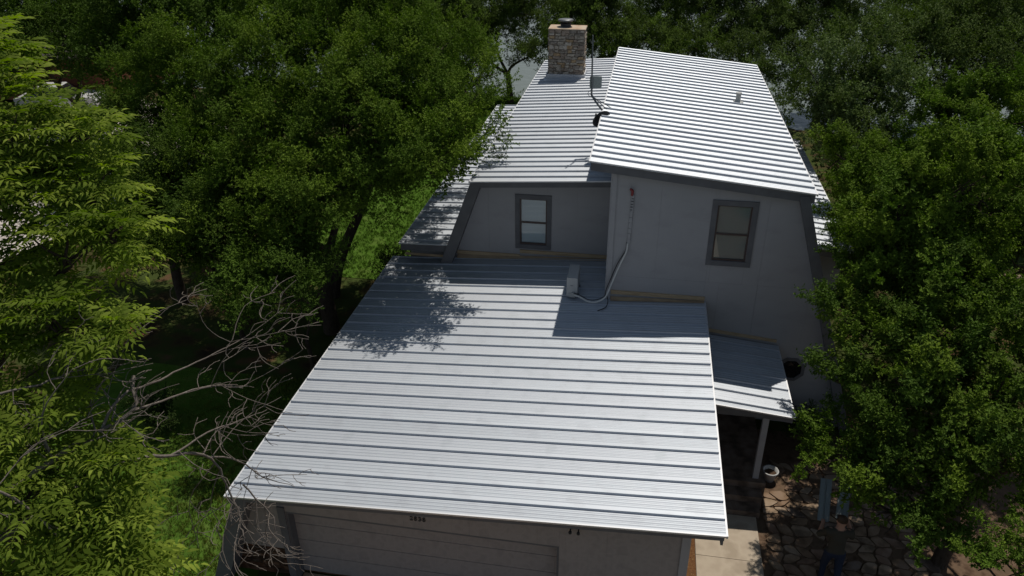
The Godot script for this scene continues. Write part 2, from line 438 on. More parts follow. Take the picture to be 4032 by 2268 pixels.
func build_house() -> void:
	var h := thing("house", "gray house with white ribbed metal roofs, stone chimney and attached garage", "house", Vector3.ZERO)
	# ---- roofs
	var gA := 2.81; var gB := 0.059
	var rib0 := 9.595 - RIB * 2 - 0.02
	metal_roof(h, "garage_roof", gA, gB, -6.926, 1.762, 9.237, rib0 + 20 * RIB, rib0, "wide ribbed metal roof over the garage")
	metal_roof(h, "garage_roof", gA, gB, -6.926, -0.68, rib0 + 20 * RIB + 0.001, 19.13, rib0, "ribbed metal roof at the foot of the recessed wall")
	metal_roof(h, "left_wing_roof", 5.273, 0.06, -4.474, -0.64, 18.688, 33.79, 18.99, "ribbed metal roof around the chimney")
	metal_roof(h, "right_wing_roof", 6.305, -0.101, -1.17, 3.846, 16.703, 29.72, 17.059 - 0.02, "highest ribbed metal roof, tilted to the right")
	metal_roof(h, "left_lean_to_roof", 3.23, 0.03, -6.58, -4.9, 18.75, 33.4, 18.93, "low ribbed metal roof under the overhanging tree")
	metal_roof(h, "right_lean_to_roof", 3.67, -0.105, 4.45, 5.85, 19.95, 30.0, 20.1)
	metal_roof(h, "porch_roof", 2.20, -0.1, 1.77, 3.64, 13.97, 16.88, 14.13, "small ribbed metal roof over the porch")
	front_edge(h, gA, gB, -6.926, 1.762, 9.237, 0.10)
	front_edge(h, 5.273, 0.06, -4.474, -0.6, 18.688, 0.15)
	front_edge(h, 6.305, -0.101, -1.17, 3.846, 16.703, 0.2)
	front_edge(h, 3.23, 0.03, -6.58, -5.0, 18.75, 0.2)
	front_edge(h, 3.67, -0.105, 4.6, 5.85, 19.95, 0.2)
	front_edge(h, 2.20, -0.1, 1.78, 3.64, 13.97, 0.13)
	side_edge(h, gA + gB * 1.762, 1.762, 9.24, 16.9, 1.0)
	side_edge(h, gA - gB * 6.926, -6.926, 9.24, 19.1, -1.0, 0.15)
	side_edge(h, 5.273 - 0.06 * 4.474, -4.474, 18.7, 33.8, -1.0, 0.12)
	side_edge(h, 6.305 + 0.101 * 1.17, -1.17, 16.71, 29.72, -1.0, 0.16)
	side_edge(h, 6.305 - 0.101 * 3.846, 3.846, 16.71, 29.72, 1.0, 0.14)
	side_edge(h, 3.23 - 0.03 * 6.58, -6.58, 18.76, 33.4, -1.0, 0.15)
	side_edge(h, 2.20 - 0.364, 3.64, 13.98, 16.88, 1.0, 0.1)
	side_edge(h, 3.67 - 0.105 * 5.85, 5.85, 19.96, 30.0, 1.0, 0.12)
	# ridge flashing where the left roof meets the tall wing
	put("flashing", boxm(-0.70, -0.655, 5.235, 5.40, 18.72, 29.4), M.flash, h)
	# ---- walls
	var zL := 19.149; var zR := 16.912
	siding_wall(h, "left_wing_wall", [Vector2(-5.35, 2.3), Vector2(-0.6, 2.3), Vector2(-0.6, 5.12), Vector2(-4.35, 4.92)], zL, [[-3.2, -2.45, 3.07, 4.43]], [-5.5, -4.07, -2.85, -1.63, -0.5], M.siding)
	siding_wall(h, "right_wing_wall", [Vector2(-0.625, -0.6), Vector2(5.62, -0.6), Vector2(3.62, 5.86), Vector2(-0.625, 6.30)], zR, [[1.79, 2.57, 4.05, 5.46], [2.05, 2.95, 0.0, 1.72]], [-0.7, 0.5, 1.72, 2.94, 4.16, 5.6], M.siding, 3.45)
	put("corner_board", boxm(-0.655, -0.54, 2.72, 6.26, zR - 0.028, zR - 0.002), M.siding, h)
	put("corner_board", boxm(-0.68, -0.658, 2.72, 6.3, zR - 0.028, zR + 0.1), M.siding, h)
	# side of the tall wing above the left roof, back walls and slanting sides
	var s := st()
	box(s, -0.625, -0.53, 2.3, 6.33, zR + 0.115, 29.3)
	put("wing_side_wall", done(s), M.siding, h)
	s = st()
	extrude(s, [P(-0.52, 0, 29.2), P(5.45, 0, 29.2), P(3.62, 5.86, 29.2), P(-0.52, 6.28, 29.2)], Vector3(0, 0, -0.1))
	put("rear_wall", done(s), M.siding, h)
	s = st()
	extrude(s, [P(-6.2, 0, 33.3), P(-0.64, 0, 33.3), P(-0.64, 5.15, 33.3), P(-4.35, 4.92, 33.3)], Vector3(0, 0, -0.1))
	put("rear_wall", done(s), M.siding, h)
	s = st()
	hexa(s, [P(-4.42, 4.93, 18.8), P(-4.32, 4.93, 18.8), P(-6.15, 0, 18.8), P(-6.27, 0, 18.8), P(-4.42, 4.93, 33.3), P(-4.32, 4.93, 33.3), P(-6.15, 0, 33.3), P(-6.27, 0, 33.3)])
	put("slanting_side_wall", done(s), M.siding, h)
	s = st()
	hexa(s, [P(3.70, 5.84, 16.8), P(3.62, 5.84, 16.8), P(5.60, -0.6, 16.8), P(5.71, -0.6, 16.8), P(3.70, 5.84, 29.3), P(3.62, 5.84, 29.3), P(5.60, -0.6, 29.3), P(5.71, -0.6, 29.3)])
	put("slanting_side_wall", done(s), M.siding, h)
	put("lean_to_wall", boxm(-6.45, -6.35, 0, 2.95, 19.3, 33.2), M.siding, h)
	put("lean_to_wall", boxm(-6.34, -5.3, 0, 2.95, 19.3, 19.4), M.siding, h)
	put("lean_to_wall", boxm(4.75, 5.6, 0, 3.0, 20.4, 20.5), M.siding, h)
	put("lean_to_wall", boxm(5.6, 5.7, 0, 3.0, 20.4, 29.8), M.siding, h)
	# ---- legs
	leg(h, Vector2(-4.45, 4.99), Vector2(-5.42, 2.47), 1.0, 0.29, 18.69, 19.13)
	leg(h, Vector2(3.70, 5.86), Vector2(5.77, -0.6), -1.0, 0.22, 16.70, 16.89)
	leg(h, Vector2(-6.82, 2.33), Vector2(-7.66, 0.0), 1.0, 0.28, 9.26, 9.75)
	# ---- windows and door
	window_unit(h, -3.325, -2.325, 2.945, 4.555, zL, M.blind, "window with white blind reflecting the metal roof")
	window_unit(h, 1.665, 2.695, 3.925, 5.585, zR, M.blind_tan, "window high in the tall wing with tan blind")
	s = st()
	box(s, 2.06, 2.94, 0.005, 1.71, zR + 0.03, zR + 0.07)
	var dr := put("front_door", done(s), M.door, h)
	s = st()
	lathe(s, [[0.0, 0.0], [0.03, 0.0], [0.035, 0.02], [0.02, 0.05], [0.0, 0.055]], 12, Transform3D(Basis(Vector3.RIGHT, PI / 2), P(2.86, 0.9, zR + 0.03)))
	put("handle", done(s), M.greymetal, dr)
	# eight-sided window beside the porch
	s = st()
	var oc := Vector2(4.06, 1.17)
	for k in 8:
		var a0 := TAU * (k + 0.5) / 8; var a1 := TAU * (k + 1.5) / 8
		var o0 := oc + Vector2(cos(a0), sin(a0)) * 0.36; var o1 := oc + Vector2(cos(a1), sin(a1)) * 0.36
		var i0 := oc + Vector2(cos(a0), sin(a0)) * 0.275; var i1 := oc + Vector2(cos(a1), sin(a1)) * 0.275
		hexa(s, [P(o0.x, o0.y, zR - 0.03), P(o1.x, o1.y, zR - 0.03), P(i1.x, i1.y, zR - 0.03), P(i0.x, i0.y, zR - 0.03), P(o0.x, o0.y, zR - 0.004), P(o1.x, o1.y, zR - 0.004), P(i1.x, i1.y, zR - 0.004), P(i0.x, i0.y, zR - 0.004)])
	var ow := put("octagon_window", done(s), M.trim, h)
	s = st()
	var ring := []
	for k in 8: ring.append(P(oc.x + cos(TAU * (k + 0.5) / 8) * 0.274, oc.y + sin(TAU * (k + 0.5) / 8) * 0.274, zR - 0.012))
	extrude(s, ring, Vector3(0, 0, -0.006))
	put("pane", done(s), M.dark_glass, ow)
	# ---- garage front
	var gd := 9.838
	siding_wall(h, "garage_front_wall", [Vector2(-7.5, 0.0), Vector2(1.28, 0.0), Vector2(1.28, 2.84), Vector2(-6.6, 2.36)], gd - 0.2, [[-6.06, -0.93, -1.0, 1.79], [-7.6, -6.2, -1.0, 0.8]], [-7.6, -6.2, -4.98, -3.76, -2.54, -1.32, -0.1, 1.4], M.siding2)
	put("corner_board", boxm(1.14, 1.285, -0.2, 2.7, gd - 0.232, gd - 0.205), M.siding, h)
	put("garage_side_wall", boxm(1.18, 1.28, -0.6, 2.85, gd - 0.08, 16.9), M.siding, h)
	s = st()
	hexa(s, [P(-6.75, 2.33, 9.78), P(-6.65, 2.33, 9.78), P(-7.48, 0, 9.78), P(-7.6, 0, 9.78), P(-6.75, 2.33, 18.9), P(-6.65, 2.33, 18.9), P(-7.48, 0, 18.9), P(-7.6, 0, 18.9)])
	put("slanting_side_wall", done(s), M.siding, h)
	put("door_post", boxm(-6.2, -6.06, 0, 1.9, gd - 0.235, gd - 0.203), M.trim, h)
	s = st()
	box(s, -6.06, -0.93, 1.74, 1.79, gd - 0.19, gd + 0.02)
	box(s, -6.06, -6.02, 0, 1.74, gd - 0.19, gd + 0.02)
	box(s, -0.97, -0.93, 0, 1.74, gd - 0.19, gd + 0.02)
	var door := put("garage_door", done(s), M.trim, h)
	for k in 4:
		var dp := boxm(-6.015, -0.975, 0.04 + k * 0.425, 0.04 + (k + 1) * 0.425 - 0.012, gd, gd + 0.04)
		put("door_panel", dp, M.siding2, door)
	put("weather_strip", boxm(-6.015, -0.975, 0.0, 0.036, gd + 0.005, gd + 0.035), M.brown[0], door)
	# brown stacked stone low in the bay beside the garage door
	var bay := put("stone_panel", boxm(-7.45, -6.2, 0, 0.76, gd - 0.1, gd + 0.05), M.brown[3], h)
	var yy := 0.0
	while yy < 0.74:
		var hh := rng.randf_range(0.06, 0.12)
		var xx := -7.45
		while xx < -6.24:
			var ww := minf(rng.randf_range(0.16, 0.42), -6.21 - xx)
			if ww > 0.05: put("stone", boxm(xx + 0.006, xx + ww - 0.006, yy + 0.006, minf(yy + hh, 0.76) - 0.006, gd - 0.14 + rng.randf() * 0.03, gd - 0.102), M.brown[rng.randi() % 4], bay)
			xx += ww
		yy += hh
	# house number and flood lights above the garage door
	var font := SystemFont.new()
	font.font_names = PackedStringArray(["Droid Serif", "Droid Sans"])
	var digits := ["2", "8", "3", "8"]
	for k in 4:
		var tm := TextMesh.new()
		tm.text = digits[k]
		tm.font = font
		tm.font_size = 32
		tm.pixel_size = 0.0038
		tm.depth = 0.015
		put("house_number", tm, M.number, h, P(-3.60 + k * 0.078, 2.03, gd - 0.213))
	for k in 2:
		s = st()
		var xf := Transform3D(Basis(Vector3.RIGHT, 1.1), P(-0.74 + k * 0.14, 2.26, gd - 0.29))
		lathe(s, [[0.0, -0.035], [0.022, -0.035], [0.03, 0.028], [0.026, 0.035], [0.0, 0.03]], 12, xf)
		tube(s, [P(-0.74 + k * 0.14, 2.28, gd - 0.203), P(-0.74 + k * 0.14, 2.28, gd - 0.27)], [0.014, 0.014], 6)
		put("flood_light", done(s), M.black, h)
	# ---- pine battens nailed at the foot of the walls, and wall flashing
	put("batten", boxm(-6.45, -5.35, 2.66, 2.735, 18.79, 18.812), M.pine2, h)
	put("batten", boxm(-5.02, -3.2, 2.66, 2.755, zL - 0.045, zL - 0.003), M.pine, h)
	put("batten", boxm(-3.195, -0.66, 2.81, 2.905, zL - 0.045, zL - 0.003), M.pine, h)
	put("batten", boxm(-0.53, 1.75, 2.955, 3.05, zR - 0.045, zR - 0.003), M.pine, h)
	s = st()
	hexa(s, [P(1.80, 2.10, zR - 0.045), P(3.6, 1.93, zR - 0.045), P(3.6, 2.0, zR - 0.045), P(1.80, 2.18, zR - 0.045), P(1.80, 2.10, zR - 0.003), P(3.6, 1.93, zR - 0.003), P(3.6, 2.0, zR - 0.003), P(1.80, 2.18, zR - 0.003)])
	put("batten", done(s), M.pine, h)
	s = st()
	hexa(s, [P(-0.53, 2.80, zR - 0.12), P(1.75, 2.935, zR - 0.12), P(1.75, 2.94, zR - 0.02), P(-0.53, 2.87, zR - 0.02), P(-0.53, 2.795, zR - 0.12), P(1.75, 2.93, zR - 0.12), P(1.75, 2.92, zR - 0.003), P(-0.53, 2.85, zR - 0.003)])
	put("wall_flashing", done(s), M.pine2, h)
	s = st()
	hexa(s, [P(-5.0, 2.56, zL - 0.13), P(-0.67, 2.80, zL - 0.13), P(-0.67, 2.81, zL - 0.03), P(-5.0, 2.65, zL - 0.03), P(-5.0, 2.555, zL - 0.13), P(-0.67, 2.795, zL - 0.13), P(-0.67, 2.79, zL - 0.003), P(-5.0, 2.62, zL - 0.003)])
	put("wall_flashing", done(s), M.pine2, h)
	# ---- porch post and beam, vent pipe
	put("porch_post", boxm(3.02, 3.15, 0.0, 1.72, 14.03, 14.15), M.siding, h)
	put("porch_beam", boxm(1.8, 3.5, 1.70, 1.82, 14.05, 14.13), M.trim, h)
	s = st()
	var vy := 6.305 - 0.101 * 2.71
	lathe(s, [[0.075, 0.0], [0.075, 0.24], [0.09, 0.24], [0.09, 0.275], [0.06, 0.285], [0.0, 0.285]], 16, Transform3D(Basis.IDENTITY, P(2.71, vy + 0.01, 23.9)))
	lathe(s, [[0.17, 0.005], [0.1, 0.03], [0.076, 0.07]], 16, Transform3D(Basis.IDENTITY, P(2.71, vy + 0.005, 23.9)))
	put("vent_pipe", done(s), M.plastic, h)
	chimney(h)

func stones_on(parent: Node3D, o: Vector3, u: Vector3, n: Vector3, w: float, hgt: float) -> void:
	# rubble facing: o = lower corner, u = along, n = outward
	var y := 0.0
	while y < hgt - 0.02:
		var rh := rng.randf_range(0.075, 0.17)
		if y + rh > hgt - 0.06: rh = hgt - y
		var x := 0.0
		while x < w - 0.01:
			var sw := rng.randf_range(0.12, 0.34)
			if x + sw > w - 0.1: sw = w - x
			# a tall course is sometimes split into two thin stones
			var parts := [[0.0, 1.0]]
			if rh > 0.125 and rng.randf() < 0.5: parts = [[0.0, 0.5], [0.5, 1.0]]
			for q in parts:
				var out := rng.randf_range(0.02, 0.05)
				var j := 0.035
				var c := []
				for e in [[0, 0], [1, 0], [1, 1], [0, 1]]:
					var cx: float = x + e[0] * sw + (0.008 if e[0] == 0 else -0.008) + (rng.randf_range(-j, j) if (x + e[0] * sw > 0.03 and x + e[0] * sw < w - 0.03) else 0.0)
					var cy: float = y + lerpf(q[0], q[1], e[1]) * rh + (0.007 if e[1] == 0 else -0.007) + rng.randf_range(-0.022, 0.022)
					c.append(o + u * cx + Vector3.UP * clampf(cy, 0.0, hgt))
				var s := st()
				var mid: Vector3 = (c[0] + c[1] + c[2] + c[3]) / 4
				var f := []
				for p in c: f.append(p.lerp(mid, 0.1) + n * (out + rng.randf_range(-0.006, 0.006)))
				hexa(s, [f[0], f[1], f[2], f[3], c[0], c[1], c[2], c[3]])
				var pick := [0, 0, 1, 1, 2, 2, 3, 3, 4, 5, 6, 6][rng.randi() % 12] as int
				put("stone", done(s), M.stone[pick], parent)
			x += sw
		y += rh

func chimney(h: Node3D) -> void:
	var x0 := -3.88; var x1 := -2.54; var d0 := 30.16; var d1 := 30.95; var yb := 5.0; var yt := 6.93
	var c := put("chimney", boxm(x0, x1, yb - 0.2, yt, d0, d1), M.mortar, h)
	c.set_meta("label", "tan rubble stone chimney")
	stones_on(c, P(x0, yb + 0.25, d0), Vector3.RIGHT, Vector3.BACK, x1 - x0, yt - yb - 0.25)
	stones_on(c, P(x1, yb + 0.25, d0), Vector3.FORWARD, Vector3.RIGHT, d1 - d0, yt - yb - 0.25)
	stones_on(c, P(x0, yb + 0.25, d0), Vector3.FORWARD, Vector3.LEFT, d1 - d0, yt - yb - 0.25)
	var s := st()
	hexa(s, [P(x0 - 0.04, yt, d0 - 0.05), P(x1 + 0.05, yt, d0 - 0.05), P(x1 + 0.05, yt, d1 + 0.02), P(x0 - 0.04, yt, d1 + 0.02), P(x0 - 0.03, yt + 0.035, d0 - 0.045), P(x1 + 0.04, yt + 0.03, d0 - 0.05), P(x1 + 0.045, yt + 0.045, d1), P(x0 - 0.03, yt + 0.05, d1)])
	put("mortar_cap", done(s), M.crown, c)
	s = st()
	box(s, x0 - 0.10, x1 + 0.07, yb + 0.0, yb + 0.27, d0 - 0.09, d0 - 0.06)
	box(s, x1 + 0.05, x1 + 0.08, yb + 0.05, yb + 0.3, d0 - 0.058, d1 + 0.1)
	box(s, x0 - 0.1, x0 - 0.07, yb - 0.02, yb + 0.27, d0 - 0.058, d1 + 0.1)
	hexa(s, [P(x0 - 0.14, yb + 0.052, d0 - 0.36), P(x1 + 0.12, yb + 0.14, d0 - 0.36), P(x1 + 0.12, yb + 0.16, d0 - 0.092), P(x0 - 0.14, yb + 0.08, d0 - 0.092), P(x0 - 0.14, yb + 0.046, d0 - 0.36), P(x1 + 0.12, yb + 0.134, d0 - 0.36), P(x1 + 0.12, yb + 0.15, d0 - 0.092), P(x0 - 0.14, yb + 0.07, d0 - 0.092)])
	put("base_flashing", done(s), M.flash, c)
	s = st()
	var xf := Transform3D(Basis.IDENTITY, P(-3.3, yt + 0.03, 30.62))
	lathe(s, [[0.21, 0.0], [0.21, 0.04], [0.2, 0.05], [0.2, 0.14]], 20, xf)
	for k in 10:
		var a := TAU * k / 10
		var q := P(-3.3, yt + 0.03, 30.62) + Vector3(cos(a) * 0.2, 0, sin(a) * 0.2)
		tube(s, [q + Vector3.UP * 0.13, q + Vector3.UP * 0.22], [0.012, 0.012], 5)
	var cap := put("flue_cap", done(s), M.darkmetal, c)
	s = st()
	lathe(s, [[0.0, 0.30], [0.16, 0.295], [0.29, 0.275], [0.30, 0.235], [0.285, 0.215], [0.0, 0.215]], 24, xf)
	put("lid", done(s), M.greymetal, cap)

# ------------------------------------------------------------------ things on and by the house
func fittings() -> void:
	# outdoor air conditioner
	var base := P(-1.5, 2.735, 17.24)
	var ac := thing("air_conditioner_unit", "gray outdoor air conditioner unit standing on the garage roof in the corner", "air conditioner", base)
	var s := st()
	var w := 0.135; var dp := 0.38; var hh := 0.58
	extrude(s, [Vector3(-w, 0.05, dp), Vector3(w, 0.05, dp), Vector3(w, hh - 0.015, dp), Vector3(w - 0.02, hh, dp), Vector3(-w + 0.02, hh, dp), Vector3(-w, hh - 0.015, dp)], Vector3(0, 0, -2 * dp))
	put("casing", done(s), M.acwhite, ac)
	s = st()
	lathe(s, [[0.0, 0.0], [0.19, 0.0], [0.2, 0.012], [0.0, 0.012]], 24, Transform3D(Basis(Vector3.BACK, PI / 2), Vector3(-w, 0.28, -0.06)))
	for k in 6: lathe(s, [[0.03 + k * 0.028, 0.014], [0.034 + k * 0.028, 0.02], [0.038 + k * 0.028, 0.014]], 24, Transform3D(Basis(Vector3.BACK, PI / 2), Vector3(-w, 0.28, -0.06)))
	put("fan_grille", done(s), M.darkmetal, ac)
	s = st()
	for k in 2:
		hexa(s, [Vector3(-w - 0.02, 0.0, 0.2 - k * 0.45), Vector3(w + 0.02, 0.0, 0.2 - k * 0.45), Vector3(w + 0.02, 0.05, 0.2 - k * 0.45), Vector3(-w - 0.02, 0.05, 0.2 - k * 0.45), Vector3(-w - 0.02, 0.0, 0.15 - k * 0.45), Vector3(w + 0.02, 0.0, 0.15 - k * 0.45), Vector3(w + 0.02, 0.05, 0.15 - k * 0.45), Vector3(-w - 0.02, 0.05, 0.15 - k * 0.45)])
	put("foot", done(s), M.darkmetal, ac)
	s = st()
	extrude(s, [Vector3(-0.05, 0.07, dp + 0.004), Vector3(0.09, 0.07, dp + 0.004), Vector3(0.09, 0.16, dp + 0.004), Vector3(0.0, 0.2, dp + 0.004), Vector3(-0.05, 0.16, dp + 0.004)], Vector3(0, 0, 0.06))
	put("valve_cover", done(s), M.plastic, ac)
	put("name_plate", boxm(-0.04, 0.03, 0.36, 0.375, -dp - 0.005, -dp - 0.001), M.greymetal, ac)
	# refrigerant lines from wall cover to unit
	var lines := thing("refrigerant_lines", "white and black hoses hanging from the wall to the air conditioner", "hose", P(-0.2, 4.34, 16.85))
	var o := lines.position
	var path := [P(-0.2, 4.36, 16.87), P(-0.22, 4.15, 16.84), P(-0.34, 3.82, 16.82), P(-0.47, 3.45, 16.78), P(-0.58, 3.12, 16.72), P(-0.66, 2.95, 16.66), P(-0.85, 2.84, 16.6), P(-1.05, 2.83, 16.6), P(-1.25, 2.87, 16.7), P(-1.42, 2.88, 16.79)]
	for k in 2:
		var pp := []
		for i in path.size(): pp.append(path[i] - o + Vector3([0.0, -0.06][k] * (1.0 if i in [2, 3, 4] else 0.3), [0.0, 0.05 if i > 5 else 0.02][k], [0.0, -0.015][k]))
		s = st()
		var sp := smooth_path(pp, 5)
		var rr := []
		for i in sp.size(): rr.append([0.022, 0.012][k])
		tube(s, sp, rr, 8)
		put("hose", done(s), [M.white, M.black][k], lines)
	s = st()
	var tail := smooth_path([P(-0.62, 3.0, 16.68) - o, P(-0.58, 2.88, 16.60) - o, P(-0.62, 2.82, 16.40) - o, P(-0.8, 2.81, 16.22) - o], 5)
	var tr := []
	for i in tail.size(): tr.append(0.012)
	tube(s, tail, tr, 6)
	put("hose", done(s), M.black, lines)
	# wall cover strip above it, with a red cap
	var cv := thing("line_cover", "narrow weathered strip with a red cap on the tall wing wall", "conduit", P(-0.17, 4.34, 16.9))
	s = st()
	for k in 9:
		var y0 := k * 0.14
		hexa(s, [Vector3(-0.045 + k * 0.0035, y0, 0.03), Vector3(0.02 + k * 0.0035, y0, 0.03), Vector3(0.02 + k * 0.0035, y0 + 0.132, 0.03), Vector3(-0.045 + k * 0.0035, y0 + 0.132, 0.03), Vector3(-0.05 + k * 0.0035, y0, -0.006), Vector3(0.025 + k * 0.0035, y0, -0.006), Vector3(0.025 + k * 0.0035, y0 + 0.132, -0.006), Vector3(-0.05 + k * 0.0035, y0 + 0.132, -0.006)])
	put("cover", done(s), M.siding, cv)
	for k in 5:
		put("clip", boxm(-0.03 + k * 0.005, 0.025 + k * 0.005, 0.88 + k * 0.07, 0.895 + k * 0.07, -0.036, -0.031), M.black, cv)
	s = st()
	tube(s, smooth_path([Vector3(-0.01, 1.25, 0.03), Vector3(0.0, 1.36, 0.05), Vector3(-0.06, 1.42, 0.06)], 3), [0.03, 0.03, 0.032, 0.034, 0.034, 0.03, 0.02], 8)
	put("cap", done(s), M.red, cv)
	# antenna mast with flat panel antenna
	var mb := P(-1.08, 6.20, 20.95)
	var mast := thing("antenna_mast", "thin dark antenna mast bracketed to the edge of the highest roof", "antenna", mb)
	s = st()
	var bend := P(-1.5, 6.76, 21.17) - mb
	tube(s, smooth_path([P(-0.66, 5.95, 20.75) - mb, P(-1.2, 6.42, 21.02) - mb, bend, bend + Vector3(-0.02, 0.2, 0), bend + Vector3(-0.05, 1.62, 0)], 4), [0.028, 0.028, 0.028, 0.028, 0.028, 0.028, 0.028, 0.028, 0.028, 0.026, 0.026, 0.026, 0.026, 0.024, 0.022, 0.02, 0.018], 8)
	put("pole", done(s), M.greymetal, mast)
	for k in 2:
		s = st()
		tube(s, [bend + Vector3(0.06, -0.05, 0), P(-0.66, 6.2 - k * 0.1, 21.45 - k * 0.45) - mb], [0.012, 0.012], 6)
		put("strut", done(s), M.greymetal, mast)
	s = st()
	var pc := bend + Vector3(0.07, 0.36, -0.07)
	var oct := []
	for q in [[-0.14, -0.16], [0.14, -0.16], [0.16, -0.14], [0.16, 0.14], [0.14, 0.16], [-0.14, 0.16], [-0.16, 0.14], [-0.16, -0.14]]: oct.append(pc + Vector3(q[0], q[1], 0))
	extrude(s, oct, Vector3(0.01, 0, -0.05))
	put("flat_antenna", done(s), M.galv, mast)
	s = st()
	tube(s, smooth_path([pc + Vector3(-0.05, -0.16, 0), pc + Vector3(-0.18, -0.26, 0.05), bend + Vector3(-0.1, 0.02, 0.02), bend + Vector3(0.02, -0.05, 0.02)], 5), [0.008, 0.008, 0.008, 0.008, 0.008, 0.008, 0.008, 0.008, 0.008, 0.008, 0.008, 0.008, 0.008, 0.008, 0.008, 0.008], 5)
	put("cable", done(s), M.greymetal, mast)
	# satellite dish, seen from behind
	var dc := P(-1.15, 6.28, 20.5)
	var dish := thing("satellite_dish", "dark satellite dish peeking out under the left edge of the highest roof", "satellite dish", dc)
	var ax := Vector3(-0.55, 0.42, -0.72).normalized()
	var sx := ax.cross(Vector3.UP).normalized()
	var bs := Basis(sx, ax, sx.cross(ax))
	s = st()
	var pr := []
	for k in 8:
		var r := 0.27 * (1.0 - k / 7.0)
		pr.append([r, 0.9 * r * r])
	var pr2 := []
	for q in pr: pr2.append([q[0], q[1] - 0.008])
	pr2.reverse()
	lathe(s, pr2 + pr, 24, Transform3D(bs, Vector3.ZERO))
	put("reflector", done(s), M.black, dish)
	s = st()
	tube(s, [Vector3.ZERO, P(-0.68, 6.1, 20.45) - dc], [0.02, 0.02], 8)
	put("bracket", done(s), M.greymetal, dish)
	s = st()
	tube(s, [bs * Vector3(0, 0.02, -0.22), bs * Vector3(0, 0.32, -0.12)], [0.012, 0.012], 6)
	tube(s, [bs * Vector3(0, 0.30, -0.14), bs * Vector3(0, 0.34, -0.04)], [0.03, 0.025], 8)
	put("feed_arm", done(s), M.greymetal, dish)
	# planter pot by the porch post
	var pot := thing("planter_pot", "pale round planter pot beside the porch post", "pot", P(3.52, -0.496, 14.62))
	s = st()
	lathe(s, [[0.0, 0.0], [0.11, 0.0], [0.17, 0.24], [0.19, 0.25], [0.19, 0.29], [0.165, 0.29], [0.15, 0.2], [0.0, 0.2]], 22)
	put("pot", done(s), M.acwhite, pot)
	s = st()
	lathe(s, [[0.0, 0.215], [0.14, 0.205]], 16)
	put("soil", done(s), M.brown[3], pot)

# ------------------------------------------------------------------ ground
func flat(called: String, pts: Array, y: float, m: Material) -> MeshInstance3D:
	var s := st()
	var c := []
	for q in pts: c.append(P(q.x, y, q.y))
	face_out(s, c, c[0] + Vector3.DOWN)
	return struct(called, done(s), m)

